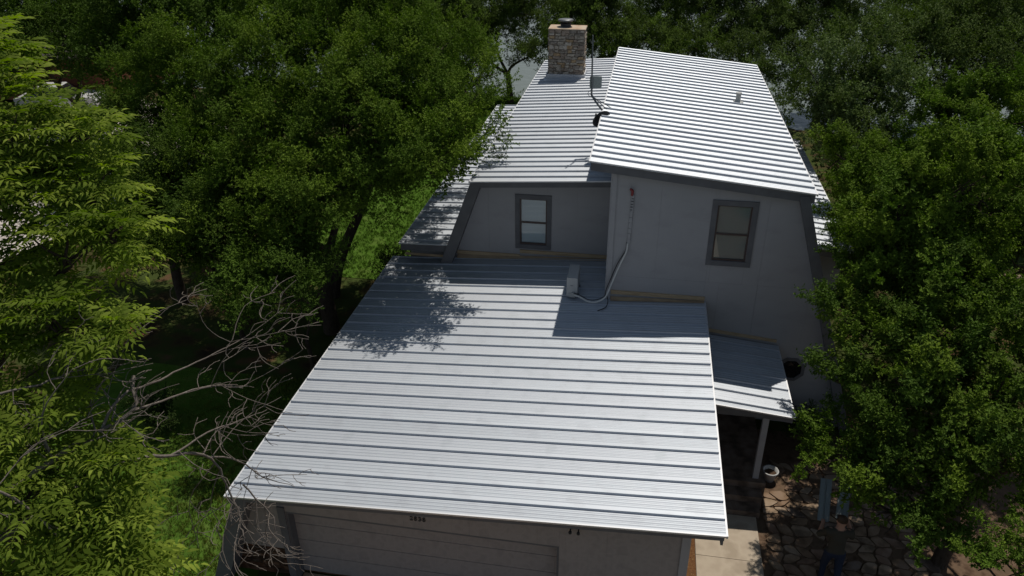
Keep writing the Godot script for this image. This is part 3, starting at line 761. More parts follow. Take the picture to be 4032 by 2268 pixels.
func build_ground() -> void:
	# ground sheet: gently uneven, sinking under the lake at the back
	var s := st()
	s.set_smooth_group(0)
	var n := FastNoiseLite.new()
	n.seed = 9
	n.frequency = 0.05
	var xs := []
	var x := -90.0
	while x <= 90.0:
		xs.append(x); x += 3.0
	xs.append_array([1.3, 1.36])
	xs.sort()
	xs = [-2500.0, -900.0, -300.0] + xs + [300.0, 900.0, 2500.0]
	var ds := [-1500.0, -400.0, -100.0, -40.0, -20.0]
	var dd := -10.0
	while dd <= 60.0:
		ds.append(dd); dd += 2.0
	var hgt := func(px: float, pd: float) -> float:
		var shore := 47.5 + 2.2 * n.get_noise_1d(px * 1.3) + clampf((px - 4.0) * -0.8, -6.0, 0.0)
		var y := -0.02 - smoothstep(shore - 0.6, shore + 3.0, pd) * 2.0
		var away: float = maxf(maxf(-9.0 - px, px - 8.0), 0.0)
		y += clampf(away / 6.0, 0.0, 1.0) * n.get_noise_2d(px, pd) * 0.35 * (1.0 - smoothstep(30.0, 40.0, pd))
		y -= 0.5 * smoothstep(1.3, 1.36, px) * (1.0 - smoothstep(17.0, 21.0, pd))
		return y
	for i in xs.size() - 1:
		for j in ds.size() - 1:
			var a := P(xs[i], hgt.call(xs[i], ds[j]), ds[j])
			var b := P(xs[i + 1], hgt.call(xs[i + 1], ds[j]), ds[j])
			var c := P(xs[i + 1], hgt.call(xs[i + 1], ds[j + 1]), ds[j + 1])
			var e := P(xs[i], hgt.call(xs[i], ds[j + 1]), ds[j + 1])
			quad(s, a, e, c, b)
	struct("ground", done(s), M.ground)
	s = st()
	quad(s, P(-2500, -0.55, 40), P(-2500, -0.55, 3000), P(2500, -0.55, 3000), P(2500, -0.55, 40))
	struct("lake", done(s), M.lake)
	s = st()
	# lawns: strips that follow the ground
	for r in [[-12.3, -6.6, 22.0, 46.5], [-14.0, -6.9, 5.0, 16.0], [-6.6, 6.0, 34.5, 45.0]]:
		var xx: float = r[0]
		while xx < r[1] - 0.01:
			var yd: float = r[2]
			var x2: float = minf(xx + 1.0, r[1])
			while yd < r[3] - 0.01:
				var d2: float = minf(yd + 1.0, r[3])
				quad(s, P(xx, 0.006 + maxf(hgt.call(xx, yd), -9.0) + 0.012, yd), P(xx, hgt.call(xx, d2) + 0.018, d2), P(x2, hgt.call(x2, d2) + 0.018, d2), P(x2, hgt.call(x2, yd) + 0.018, yd))
				yd = d2
			xx = x2
	struct("lawn", done(s), M.lawn)
	# pale driveway at the left, seen through the trees
	s = st()
	var mid := [Vector2(-26, 8), Vector2(-24.5, 16), Vector2(-23.5, 22), Vector2(-22.5, 28), Vector2(-25, 34), Vector2(-32, 38.5)]
	var half := [1.6, 1.7, 1.9, 3.0, 4.2, 3.6]
	for i in mid.size() - 1:
		var t0: Vector2 = (mid[i + 1] - mid[maxi(i - 1, 0)]).normalized().orthogonal()
		var t1: Vector2 = (mid[mini(i + 2, mid.size() - 1)] - mid[i]).normalized().orthogonal()
		var a: Vector2 = mid[i] + t0 * half[i]; var b: Vector2 = mid[i] - t0 * half[i]
		var c: Vector2 = mid[i + 1] - t1 * half[i + 1]; var e: Vector2 = mid[i + 1] + t1 * half[i + 1]
		var pts := [P(a.x, 0.36, a.y), P(b.x, 0.36, b.y), P(c.x, 0.36, c.y), P(e.x, 0.36, e.y)]
		face_out(s, pts, pts[0] + Vector3.DOWN)
	struct("driveway", done(s), M.drive)
	# concrete path, stoop and beds by the garage; this side lies half a metre lower
	var gy := -0.5
	flat("soil_bed", [Vector2(1.37, 2.0), Vector2(12.0, 2.0), Vector2(12.0, 17.0), Vector2(1.37, 17.0)], gy + 0.0, M.soil)
	var path := struct("path", boxm(1.73, 3.09, gy - 0.1, gy + 0.012, 4.0, 13.29), M.core)
	for k in 7: put("slab", boxm(1.734, 3.086, gy, gy + 0.03, 13.29 - (k + 1) * 1.3 + 0.012, 13.29 - k * 1.3), M.concrete, path)
	var stoop := struct("stoop", boxm(1.4, 3.3, gy - 0.1, 0.0, 13.9, 16.9), M.flag[2])
	put("step", boxm(1.4, 3.22, gy, -0.17, 13.6, 13.898), M.flag[2], stoop)
	put("step", boxm(1.4, 3.16, gy, -0.34, 13.3, 13.598), M.flag[2], stoop)
	flat("mulch_bed", [Vector2(1.29, 4.0), Vector2(1.725, 4.0), Vector2(1.725, 13.29), Vector2(1.29, 13.29)], gy + 0.008, M.mulch)
	flat("driveway_apron", [Vector2(-6.0, 2.0), Vector2(-0.9, 2.0), Vector2(-0.9, 9.8), Vector2(-6.0, 9.8)], 0.004, M.apron)
	# flagstones
	var patio := flat("patio", [Vector2(3.1, 8.0), Vector2(7.5, 8.0), Vector2(6.9, 15.2), Vector2(3.45, 15.2)], gy + 0.004, M.soil)
	var pts := {}
	var sx := 0.31; var sd := 0.27
	for i in 13:
		for j in 22:
			pts[Vector2i(i, j)] = Vector2(3.17 + i * sx + (0.5 * sx if j % 2 else 0.0) + rng.randf_range(-0.09, 0.09), 9.9 + j * sd + rng.randf_range(-0.08, 0.08))
	for i in 12:
		for j in 20:
			if rng.randf() < 0.05: continue
			var q := [pts[Vector2i(i, j)], pts[Vector2i(i + 1, j)], pts[Vector2i(i + 1, j + 1)], pts[Vector2i(i, j + 1)]]
			var c := (q[0] + q[1] + q[2] + q[3]) as Vector2 / 4.0
			if c.x > 7.0 - (c.y - 8.0) * 0.09 or (c.y > 14.2 and c.x < 3.7): continue
			var top := []
			var bot := []
			var th := 0.035 + rng.randf() * 0.015
			# eight-sided outline: corners cut, so the stones look broken rather than sawn
			for k in 4:
				var v: Vector2 = q[k]
				var pv: Vector2 = q[(k + 3) % 4]
				var nv: Vector2 = q[(k + 1) % 4]
				for w in [v.lerp(pv, rng.randf_range(0.12, 0.3)), v.lerp(nv, rng.randf_range(0.12, 0.3))]:
					var i2: Vector2 = (w as Vector2).lerp(c, 0.09)
					bot.append(P(i2.x, gy + 0.005, i2.y))
					i2 = (w as Vector2).lerp(c, 0.13)
					top.append(P(i2.x, gy + th, i2.y))
			var fs := st()
			var mid3 := P(c.x, gy + 0.02, c.y)
			face_out(fs, top, mid3)
			for k in 8: face_out(fs, [top[k], top[(k + 1) % 8], bot[(k + 1) % 8], bot[k]], mid3)
			put("flagstone", done(fs), M.flag[rng.randi() % 5], patio)

# ------------------------------------------------------------------ plants
func leaf_quad(s: SurfaceTool, a: Vector3, dir: Vector3, side: Vector3, up: Vector3, l: float, w: float) -> void:
	var tip := a + dir * l - up * l * 0.18
	var m := a + dir * l * 0.45
	tri(s, a, m + side * w + up * w * 0.35, tip)
	tri(s, a, tip, m - side * w + up * w * 0.35)

func spray_mesh(seed_: int, leaves: int, size: float, leaf: float, width: float) -> ArrayMesh:
	# one leafy branchlet, growing along +y
	var r := RandomNumberGenerator.new()
	r.seed = seed_
	var s := st()
	var twigs := []
	for t in 6:
		var a := TAU * t / 6 + r.randf_range(-0.4, 0.4)
		var tilt := r.randf_range(0.35, 0.95) if t > 0 else 0.05
		var dir := Vector3(cos(a) * sin(tilt), cos(tilt), sin(a) * sin(tilt))
		var start := Vector3(0, size * r.randf_range(0.0, 0.35), 0)
		twigs.append([start, dir, size * (r.randf_range(0.55, 0.8) if t > 0 else 1.0)])
		var b: Vector3 = start + dir * twigs[t][2]
		tri(s, start + Vector3(0.006, 0, 0), start - Vector3(0.006, 0, 0), b)
	for k in leaves:
		var tw: Array = twigs[k % 6]
		var f := r.randf_range(0.2, 1.0)
		var at: Vector3 = tw[0] + tw[1] * tw[2] * f
		var d: Vector3 = (tw[1] * 0.6 + Vector3(r.randf_range(-1, 1), r.randf_range(-0.7, 0.3), r.randf_range(-1, 1))).normalized()
		var up := (Vector3.UP + Vector3(r.randf_range(-0.6, 0.6), 0, r.randf_range(-0.6, 0.6))).normalized()
		var side := d.cross(up).normalized()
		up = side.cross(d).normalized()
		leaf_quad(s, at, d, side, up, leaf * r.randf_range(0.7, 1.25), width * r.randf_range(0.8, 1.2))
	return done(s)

func compound_leaf(seed_: int) -> ArrayMesh:
	# pecan leaf: arching stalk along +y with paired lance-shaped leaflets, top side towards +z
	var r := RandomNumberGenerator.new()
	r.seed = seed_
	var s := st()
	var pts := []
	for k in 8:
		var t := k / 7.0
		pts.append(Vector3(0.02 * sin(t * 3.0), 0.36 * t, 0.05 * t - 0.17 * t * t))
	for k in 7: tri(s, pts[k] + Vector3(0.003, 0, 0), pts[k] - Vector3(0.003, 0, 0), pts[k + 1])
	for k in range(1, 8):
		for sd in [-1.0, 1.0]:
			if k == 7 and sd > 0: continue
			var l := r.randf_range(0.095, 0.14) * (1.0 - 0.25 * absf(k / 7.0 - 0.6))
			var d := Vector3(sd * 0.85, 0.55, -0.25 + r.randf_range(-0.2, 0.2)) if k < 7 else Vector3(0.1, 1.0, -0.4)
			d = d.normalized()
			var up := (Vector3(r.randf_range(-0.3, 0.3), 0, 1) - d * d.z).normalized()
			var side := d.cross(up).normalized()
			var w := l * 0.15
			var a: Vector3 = pts[k]
			var m1 := a + d * l * 0.35 + up * 0.006
			var m2 := a + d * l * 0.7 - up * 0.006
			var tip := a + d * l - up * 0.03
			tri(s, a, m1 + side * w, m1 - side * w * 0.2)
			tri(s, a, m1 - side * w * 0.2, m1 - side * w)
			quad(s, m1 + side * w, m2 + side * w * 0.75, m2 - side * w * 0.75, m1 - side * w)
			tri(s, m2 + side * w * 0.75, tip, m2 - side * w * 0.75)
	return done(s)

func in_house(p: Vector3) -> bool:
	var d := -p.z
	if p.x > -7.1 and p.x < 1.95 and d > 9.0 and d < 19.0 and p.y < 2.95: return true
	if p.x > -6.8 and p.x < 6.0 and d > 18.5 and d < 34.0 and p.y < 3.35: return true
	if p.x > -4.75 and p.x < -0.6 and d > 18.4 and d < 34.0 and p.y < 5.45: return true
	if p.x > -1.3 and p.x < 4.0 and d > 16.4 and d < 29.9 and p.y < 6.6: return true
	if p.x > 1.7 and p.x < 3.8 and d > 13.7 and d < 17.0 and p.y < 2.35: return true
	if p.x > 3.6 and p.x < 5.7 and d > 16.4 and d < 30.0 and p.y < 5.9 - (p.x - 3.7) * 3.1 + 0.3: return true
	return false

func limbs(s: SurfaceTool, r: RandomNumberGenerator, base: Vector3, lean: Vector3, fork: float, tr: float, lobes: Array, twigs: int) -> void:
	var top := base + lean * fork + Vector3.UP * fork
	var mid := base.lerp(top, 0.5) + Vector3(r.randf_range(-0.2, 0.2), 0, r.randf_range(-0.2, 0.2)) * fork * 0.3
	var tp := smooth_path([base + Vector3.DOWN * 0.3, base + Vector3.UP * 0.25, mid, top], 4)
	var trr := []
	for i in tp.size(): trr.append(tr * (1.45 if i < 2 else lerpf(1.1, 0.72, float(i) / tp.size())))
	tube(s, tp, trr, 9)
	var nodes := [[top, tr * 0.62, 0.0]]
	var order := lobes.duplicate()
	order.sort_custom(func(a, b): return Vector3(a[0], a[1], a[2]).distance_to(top) < Vector3(b[0], b[1], b[2]).distance_to(top))
	for lb in order:
		var c := Vector3(lb[0], lb[1], lb[2])
		var best := 0
		var bd := 1e9
		for i in nodes.size():
			var cost: float = nodes[i][0].distance_to(c) + 0.55 * float(nodes[i][2])
			if nodes[i][0].y > c.y + 0.5: cost += 3.0
			if cost < bd:
				bd = cost; best = i
		var a: Vector3 = nodes[best][0]
		var ra: float = nodes[best][1]
		var len := a.distance_to(c)
		var m1 := a.lerp(c, 0.35) + Vector3(r.randf_range(-1, 1), r.randf_range(-0.3, 0.8), r.randf_range(-1, 1)) * len * 0.13
		var m2 := a.lerp(c, 0.7) + Vector3(r.randf_range(-1, 1), r.randf_range(-0.4, 0.8), r.randf_range(-1, 1)) * len * 0.11
		var pp := smooth_path([a, m1, m2, c], 3)
		var rr := []
		for i in pp.size(): rr.append(lerpf(ra * 0.8, maxf(0.02, ra * 0.28), float(i) / (pp.size() - 1)))
		tube(s, pp, rr, 7)
		nodes.append([m1, ra * 0.6, float(nodes[best][2]) + len * 0.35])
		nodes.append([m2, ra * 0.48, float(nodes[best][2]) + len * 0.7])
		for k in twigs:
			var dir := Vector3(r.randf_range(-1, 1), r.randf_range(-0.45, 1), r.randf_range(-1, 1)).normalized()
			var from: Vector3 = pp[r.randi_range(pp.size() / 2, pp.size() - 1)]
			var e := c + dir * float(lb[3]) * r.randf_range(0.7, 1.0)
			var bm := from.lerp(e, 0.5) + Vector3(r.randf_range(-1, 1), r.randf_range(-0.2, 0.6), r.randf_range(-1, 1)) * float(lb[3]) * 0.16
			tube(s, smooth_path([from, bm, e], 2), [0.03, 0.024, 0.018, 0.013, 0.006], 4, false)

func tuft_points(r: RandomNumberGenerator, lobes: Array, dens: float, per: int, spread: float, tone: Callable) -> Array:
	# [position, axis, colour] of every branchlet; gathered in tufts on the lobes' skins
	var out := []
	for lb in lobes:
		var c := Vector3(lb[0], lb[1], lb[2])
		var rad: float = lb[3]
		var nt := int(dens * rad * rad * (float(lb[4]) if lb.size() > 4 else 1.0)) + 3
		for t in nt:
			var dir := Vector3(r.randfn(), r.randfn(), r.randfn()).normalized()
			if dir.y < -0.35 and r.randf() < 0.6: dir.y = -dir.y
			var tc := c + dir * rad * (r.randf_range(0.72, 1.08) if r.randf() < 0.8 else r.randf_range(0.3, 0.75))
			var col: Color = tone.call(r)
			# a sprig: branchlets set along a branch end that points outward
			var sp := (dir * 0.8 + Vector3.UP * 0.12 + Vector3(r.randfn(), r.randfn() * 0.7, r.randfn()) * 0.45).normalized()
			var long := spread * r.randf_range(3.2, 6.0)
			for k in per:
				var f := float(k) / maxf(1.0, per - 1.0)
				var p := tc + sp * (f - 0.5) * long + Vector3(r.randfn(), r.randfn() * 0.6, r.randfn()) * spread * (0.75 - 0.45 * f)
				if in_house(p): continue
				var ax := (sp * 0.6 + Vector3.UP * 0.55 + Vector3(r.randfn(), r.randfn(), r.randfn()) * 0.28).normalized()
				var v := r.randf_range(0.86, 1.14)
				out.append([p, ax, Color(col.r * v, col.g * v, col.b * v)])
	return out

func axis_basis(ax: Vector3, roll: float, sc: float) -> Basis:
	var ref := Vector3.RIGHT if absf(ax.x) < 0.8 else Vector3.BACK
	var u := ax.cross(ref).normalized().rotated(ax, roll)
	return Basis(u, ax, u.cross(ax)).scaled(Vector3.ONE * sc)

func crown(parent: Node3D, pts: Array, mesh: Mesh, m: Material, r: RandomNumberGenerator, s0: float, s1: float) -> void:
	var mm := MultiMesh.new()
	mm.transform_format = MultiMesh.TRANSFORM_3D
	mm.use_colors = true
	mm.mesh = mesh
	mm.instance_count = pts.size()
	for i in pts.size():
		mm.set_instance_transform(i, Transform3D(axis_basis(pts[i][1], r.randf() * TAU, r.randf_range(s0, s1)), pts[i][0] - parent.position))
		mm.set_instance_color(i, pts[i][2])
	var o := MultiMeshInstance3D.new()
	o.name = "crown"
	o.multimesh = mm
	o.material_override = m
	parent.add_child(o, true)
	o.set_meta("kind", "stuff")

var sprays := []

func tree(called: String, label: String, group: String, base: Vector3, tr: float, fork: float, lean: Vector3, lobes: Array, o: Dictionary) -> Node3D:
	var t := thing(called, label, o.get("category", "tree"), base, group)
	var r := RandomNumberGenerator.new()
	r.seed = o.seed
	var s := st()
	limbs(s, r, base, lean, fork, tr, lobes, o.get("twigs", 5))
	var me := done(s)
	# trunk geometry is in world coordinates; shift it to the tree's base
	put("trunk", me, M.bark, t, -base)
	var c0: Color = o.tone
	var c1: Color = o.tone2
	var tone := func(q: RandomNumberGenerator) -> Color:
		var k := q.randf()
		return c0.lerp(c1, k * k)
	var pts := tuft_points(r, lobes, o.get("dens", 26.0), o.get("per", 7), o.get("spread", 0.22), tone)
	crown(t, pts, sprays[o.get("spray", 0)], M.leaf, r, o.get("s0", 0.8), o.get("s1", 1.25))
	return t

func build_trees() -> void:
	sprays = [spray_mesh(1, 66, 0.44, 0.06, 0.018), spray_mesh(2, 60, 0.64, 0.095, 0.03), spray_mesh(3, 66, 0.42, 0.066, 0.021)]
	var dark := Color(0.055, 0.098, 0.015); var mid := Color(0.092, 0.158, 0.020); var olive := Color(0.100, 0.145, 0.038); var yel := Color(0.150, 0.225, 0.024); var grey := Color(0.135, 0.190, 0.075)
	# the spreading elm over the left roofs
	tree("elm_tree", "broad dark green elm overhanging the left edge of the house roofs", "", P(-8.9, 0, 18.6), 0.26, 2.6, Vector3(0.05, 0, -0.1), [[-4.95, 6.64, -19.16, 1.09, 0.7], [-4.77, 7.03, -20.57, 0.87, 0.5], [-4.4, 6.22, -17.88, 0.69], [-6.76, 7.14, -20.27, 1.53], [-5.96, 6.07, -18.1, 1.26], [-9.25, 7.61, -22.4, 1.79], [-7.79, 6.43, -19.12, 1.6], [-10.71, 7.01, -21.23, 1.75], [-9.63, 5.97, -18.54, 1.38], [-7.89, 5.38, -17.37, 1.01], [-6.41, 5.26, -17.33, 0.65], [-11.96, 6.03, -19.89, 1.43], [-11.04, 5.24, -17.88, 1.12], [-14.6, 6.47, -21.97, 1.49], [-7.74, 7.95, -24.01, 1.37], [-12.67, 7.98, -25.46, 1.48], [-10.44, 8.32, -26.04, 1.35], [-6.3, 7.48, -22.86, 1.07, 0.5], [-4.6, 6.1, -17.0, 0.55], [-5.2, 6.1, -17.0, 0.6], [-6.0, 5.9, -17.2, 0.7], [-7.7, 4.75, -16.2, 0.58], [-8.2, 4.35, -15.3, 0.5], [-8.8, 4.8, -16.6, 0.58], [-8.6, 4.3, -20.5, 0.8], [-9.3, 3.6, -21.3, 0.8], [-8.0, 5.14, -16.06, 0.77], [-9.66, 5.13, -16.91, 0.86], [-6.1, 6.3, -22.3, 1.1, 0.45], [-5.7, 6.6, -24.6, 0.9, 0.45], [-10.3, 4.2, -16.6, 0.8], [-9.2, 4.0, -15.9, 0.6]], {seed = 101, tone = mid * 0.9, tone2 = yel, dens = 24.0, per = 9, twigs = 6, spread = 0.18})
	var second := thing("tree_trunk", "second leaning trunk under the broad elm beside the lawn", "tree", P(-9.7, 0, 20.6))
	var s := st()
	tube(s, smooth_path([Vector3(0, -0.2, 0), Vector3(0.25, 1.2, -0.5), Vector3(0.9, 2.8, -1.2), Vector3(1.5, 4.4, -1.6), Vector3(2.0, 6.2, -1.4)], 4), [0.24, 0.2, 0.18, 0.17, 0.17, 0.16, 0.16, 0.15, 0.15, 0.14, 0.13, 0.12, 0.11, 0.1, 0.09, 0.08, 0.06], 8)
	put("trunk", done(s), M.bark, second)
	tree("young_elm_tree", "small elm growing in the shade beside the garage roof", "", P(-8.3, 0, 15.6), 0.07, 1.6, Vector3(0.05, 0, 0), [[-7.88, 3.73, -14.73, 0.7], [-8.38, 3.54, -13.95, 0.54], [-9.39, 3.72, -15.03, 0.48], [-7.71, 3.96, -15.46, 0.43]], {seed = 102, tone = dark, tone2 = mid, dens = 34.0})
	tree("understory_tree", "low leafy tree in the shade left of the small elm", "", P(-11.0, 0, 17.2), 0.08, 2.0, Vector3(0, 0, 0), [[-10.49, 4.28, -15.72, 0.59], [-10.02, 4.6, -16.55, 0.61], [-12.52, 4.22, -17.63, 0.76], [-11.6, 3.4, -16.6, 0.6], [-9.9, 3.0, -15.6, 0.4]], {seed = 103, tone = dark, tone2 = yel, dens = 34.0})
	tree("elm_tree", "dark elm filling the gap between the bright pecan and the broad elm", "", P(-14.2, 0, 19.3), 0.18, 2.0, Vector3(0.02, 0, 0), [[-14.77, 4.75, -18.68, 1.14], [-12.78, 4.7, -17.85, 1.09], [-13.02, 4.24, -16.4, 0.88], [-11.27, 4.07, -16.04, 0.76], [-14.96, 4.94, -21.06, 1.37], [-17.25, 4.77, -21.71, 1.1], [-14.79, 4.43, -17.34, 0.76], [-12.77, 5.04, -19.19, 0.91], [-11.72, 3.85, -15.26, 0.59], [-13.44, 3.91, -15.56, 0.61], [-16.5, 4.2, -19.5, 0.9]], {seed = 111, tone = dark, tone2 = yel * 0.9, dens = 26.0, per = 8, spread = 0.18})
	tree("oak_tree", "dark oak at the far upper left in front of the brick house", "", P(-27.5, 0, 33), 0.25, 2.4, Vector3.ZERO, [[-27.82, 6.11, -33.28, 2.62], [-27.39, 5.37, -30.63, 1.59], [-24.28, 5.5, -31.26, 1.76], [-31.54, 6.31, -35.03, 2.37], [-36.0, 6.6, -36.5, 2.3], [-28, 8.2, -36, 2.2]], {seed = 104, tone = dark, tone2 = mid, spray = 1, dens = 14.0, per = 7, spread = 0.3})
	tree("oak_tree", "dark oak behind the broad elm at the upper left", "", P(-19.8, 0, 31), 0.25, 2.4, Vector3.ZERO, [[-21.45, 6.76, -30.15, 2.16], [-21.26, 6.72, -32.47, 2.12], [-21.13, 5.38, -28.29, 1.45], [-17.16, 6.67, -28.55, 1.71], [-18.88, 7.32, -33.23, 1.94], [-16.0, 7.6, -31.0, 1.8], [-20, 8.6, -33, 2.0]], {seed = 105, tone = dark, tone2 = mid, spray = 1, dens = 14.0, per = 7, spread = 0.3})
	# right side
	tree("gray_oak_tree", "gray-green oak rising behind the right edge of the highest roof", "", P(8.0, 0, 29.5), 0.2, 1.8, Vector3.ZERO, [[6.55, 4.94, -29.53, 1.67], [7.96, 5.6, -31.3, 1.66], [6.76, 3.97, -27.88, 1.33], [8.5, 4.57, -28.52, 1.54], [10.2, 5.63, -32.88, 1.87], [7.66, 3.32, -26.52, 1.21]], {seed = 106, tone = olive, tone2 = grey, spray = 1, dens = 17.0, per = 7, spread = 0.27, s0 = 0.65, s1 = 1.0})
	tree("oak_tree", "dull green oak in the upper right corner", "", P(12.6, 0, 33.5), 0.22, 2.0, Vector3.ZERO, [[12.39, 6.1, -34.68, 2.09], [13.63, 6.83, -34.15, 1.87], [12.02, 4.91, -31.65, 1.81], [13.3, 5.4, -30.99, 1.6], [11.62, 6.32, -36.98, 1.88], [14.5, 4.6, -29.2, 1.5]], {seed = 107, tone = olive * 0.9, tone2 = olive * 1.2, spray = 1, dens = 14.0, per = 7, spread = 0.3, s0 = 0.65, s1 = 1.0})
	tree("elm_tree", "yellowish elm touching the right side of the tall wing", "", P(7.3, -0.4, 18.6), 0.18, 1.8, Vector3(0.05, 0, 0), [[6.44, 4.91, -20.25, 1.25], [7.89, 5.81, -21.0, 1.35], [8.85, 6.49, -20.97, 1.21], [5.68, 4.36, -18.04, 0.91], [6.62, 4.56, -17.78, 1.21], [7.95, 5.13, -18.33, 1.31], [5.45, 4.56, -19.81, 0.5], [5.7, 4.3, -20.8, 0.5], [6.0, 4.1, -22.2, 0.7], [5.8, 4.6, -23.6, 0.6], [5.99, 3.82, -16.66, 0.86], [7.04, 3.97, -16.37, 0.97], [9.2, 5.4, -19.0, 1.2], [7.2, 2.9, -17.5, 1.0], [9.0, 4.2, -17.4, 1.1], [6.9, 3.2, -20.5, 1.1], [5.3, 6.2, -15.8, 0.8], [6.2, 6.4, -15.4, 0.95], [5.0, 5.5, -15.3, 0.55], [7.0, 6.4, -16.6, 1.0], [5.6, 5.3, -14.7, 0.7]], {seed = 108, tone = mid, tone2 = yel, spray = 2, dens = 15.0, per = 10, spread = 0.17})
	tree("elm_tree", "leafy elm in the lower right reaching over the flagstone patio", "", P(6.7, -0.5, 12.6), 0.16, 1.5, Vector3(-0.05, 0, 0), [[5.55, 4.39, -13.45, 0.83], [6.57, 4.58, -13.74, 0.98], [4.68, 4.2, -13.19, 0.53], [4.11, 4.44, -13.8, 0.42], [4.75, 4.7, -15.7, 0.42], [5.0, 5.3, -16.2, 0.5], [5.29, 3.77, -12.48, 0.87], [6.08, 3.94, -12.14, 0.98], [4.51, 3.53, -12.44, 0.52], [3.95, 3.74, -12.69, 0.34], [3.54, 2.93, -11.47, 0.21], [4.05, 2.9, -11.32, 0.39], [4.98, 3.16, -11.28, 0.83], [5.88, 3.18, -11.1, 0.94], [4.53, 2.6, -10.54, 0.51], [5.13, 2.62, -10.43, 0.6], [6.91, 4.08, -12.94, 0.8], [7.4, 3.4, -11.6, 0.9], [5.25, 4.25, -15.05, 0.75], [4.93, 4.01, -14.24, 0.48], [6.23, 4.29, -15.83, 0.86], [7.15, 4.44, -16.07, 0.94], [5.9, 4.9, -14.6, 0.7]], {seed = 109, tone = dark * 1.2, tone2 = yel * 0.95, spray = 2, dens = 16.0, per = 10, spread = 0.16, s0 = 0.75, s1 = 1.15})
	tree("sapling", "branch tips of a small elm in the bottom right corner", "", P(6.3, -0.5, 8.2), 0.06, 1.6, Vector3(-0.1, 0, 0), [[5.47, 4.0, -8.59, 0.38], [5.11, 3.98, -8.41, 0.19], [4.9, 3.89, -8.32, 0.12], [5.65, 3.95, -8.23, 0.48]], {seed = 110, tone = mid, tone2 = yel, spray = 2, dens = 45.0, per = 4, spread = 0.12, s0 = 0.5, s1 = 0.8})
	# row of trees on the lake shore
	var shore := [
		[P(-12.0, 0, 44.0), [[-13.08, 4.59, -44.32, 1.71], [-11.4, 3.97, -43.12, 1.34], [-10.38, 4.57, -44.79, 1.37], [-12, 6.4, -46, 1.8], [-12.8, 5.08, -46.95, 1.67]], "shoreline oak left of the chimney, nearest the broad elm", 201],
		[P(-8.1, 0, 45.2), [[-9.48, 4.63, -47.3, 1.67], [-9.83, 3.36, -44.23, 0.9], [-6.85, 2.9, -44.41, 0.9], [-7.12, 4.3, -48.54, 1.46], [-7.96, 5.3, -46.87, 1.3], [-9.15, 3.9, -46.78, 0.95]], "shoreline oak with crooked dark limbs just left of the chimney", 202],
		[P(-3.0, -0.1, 46.6), [[-4.81, 5.01, -48.34, 1.67], [-2.6, 4.74, -47.43, 1.63], [-3.1, 3.51, -45.51, 1.26], [-1.15, 3.91, -47.24, 1.17], [-3.5, 6.6, -48, 1.6], [-4.93, 3.92, -45.41, 1.37], [-1.67, 3.3, -44.5, 1.0], [-5.16, 2.94, -43.67, 0.89], [-4.17, 4.35, -46.93, 1.63], [-0.39, 3.69, -44.94, 1.12]], "shoreline oak directly behind the chimney and antenna mast", 203],
		[P(1.3, -0.1, 46.6), [[0.15, 4.6, -50.16, 1.71], [2.25, 4.5, -48.17, 1.63], [1.4, 3.47, -46.3, 1.03], [1.2, 6.3, -49, 1.7], [0.96, 3.3, -43.81, 0.87], [2.66, 3.48, -44.21, 1.09]], "shoreline oak behind the left half of the highest roof", 204],
		[P(5.0, 0, 44.6), [[4.3, 4.69, -48.64, 1.75], [5.53, 3.83, -46.08, 1.56], [3.65, 3.46, -46.69, 1.03], [6.85, 4.46, -48.97, 1.4], [6.1, 2.77, -42.12, 0.83], [5.2, 6.3, -48, 1.7], [4.72, 3.29, -43.32, 1.06], [7.7, 4.21, -46.67, 1.34]], "shoreline oak behind the right half of the highest roof", 205],
		[P(-14.5, 0, 42.5), [[-9.3, 3.9, -39.84, 1.1], [-12.3, 2.83, -41.18, 1.31], [-16.02, 4.26, -45.93, 1.67], [-15.0, 5.5, -43.5, 1.7], [-17.5, 5.0, -42, 1.7]], "backyard oak whose crown shows between the elm and the lake", 206],
		[P(9.3, 0, 44.0), [[8.96, 4.42, -48.17, 1.71], [11.21, 4.4, -48.56, 1.83], [7.69, 3.3, -42.7, 1.04], [10, 6.4, -48, 1.8]], "shoreline oak above the gray-green oak at the upper right", 207],
		[P(16.0, 0, 44.0), [[15.0, 5.0, -47, 2.0], [18.0, 5.2, -47, 2.1], [16.5, 6.8, -46, 2.0], [20.5, 5.5, -45.5, 2.2]], "shoreline oak in the far upper right corner", 208],
	]
	for q in shore:
		tree("shoreline_oak", q[2], "oaks along the lake shore", q[0], 0.2, 1.7, Vector3(rng.randf_range(-0.3, 0.3), 0, 0.05), q[1], {seed = q[3], tone = olive * 0.85, tone2 = olive * 1.5 if q[3] > 204 else Color(0.15, 0.23, 0.035), spray = 1, dens = 21.0, per = 8, spread = 0.26, s0 = 0.6, s1 = 0.95, twigs = 7})
	pecan()
	dead_tree()
	shrubs()
	grass()

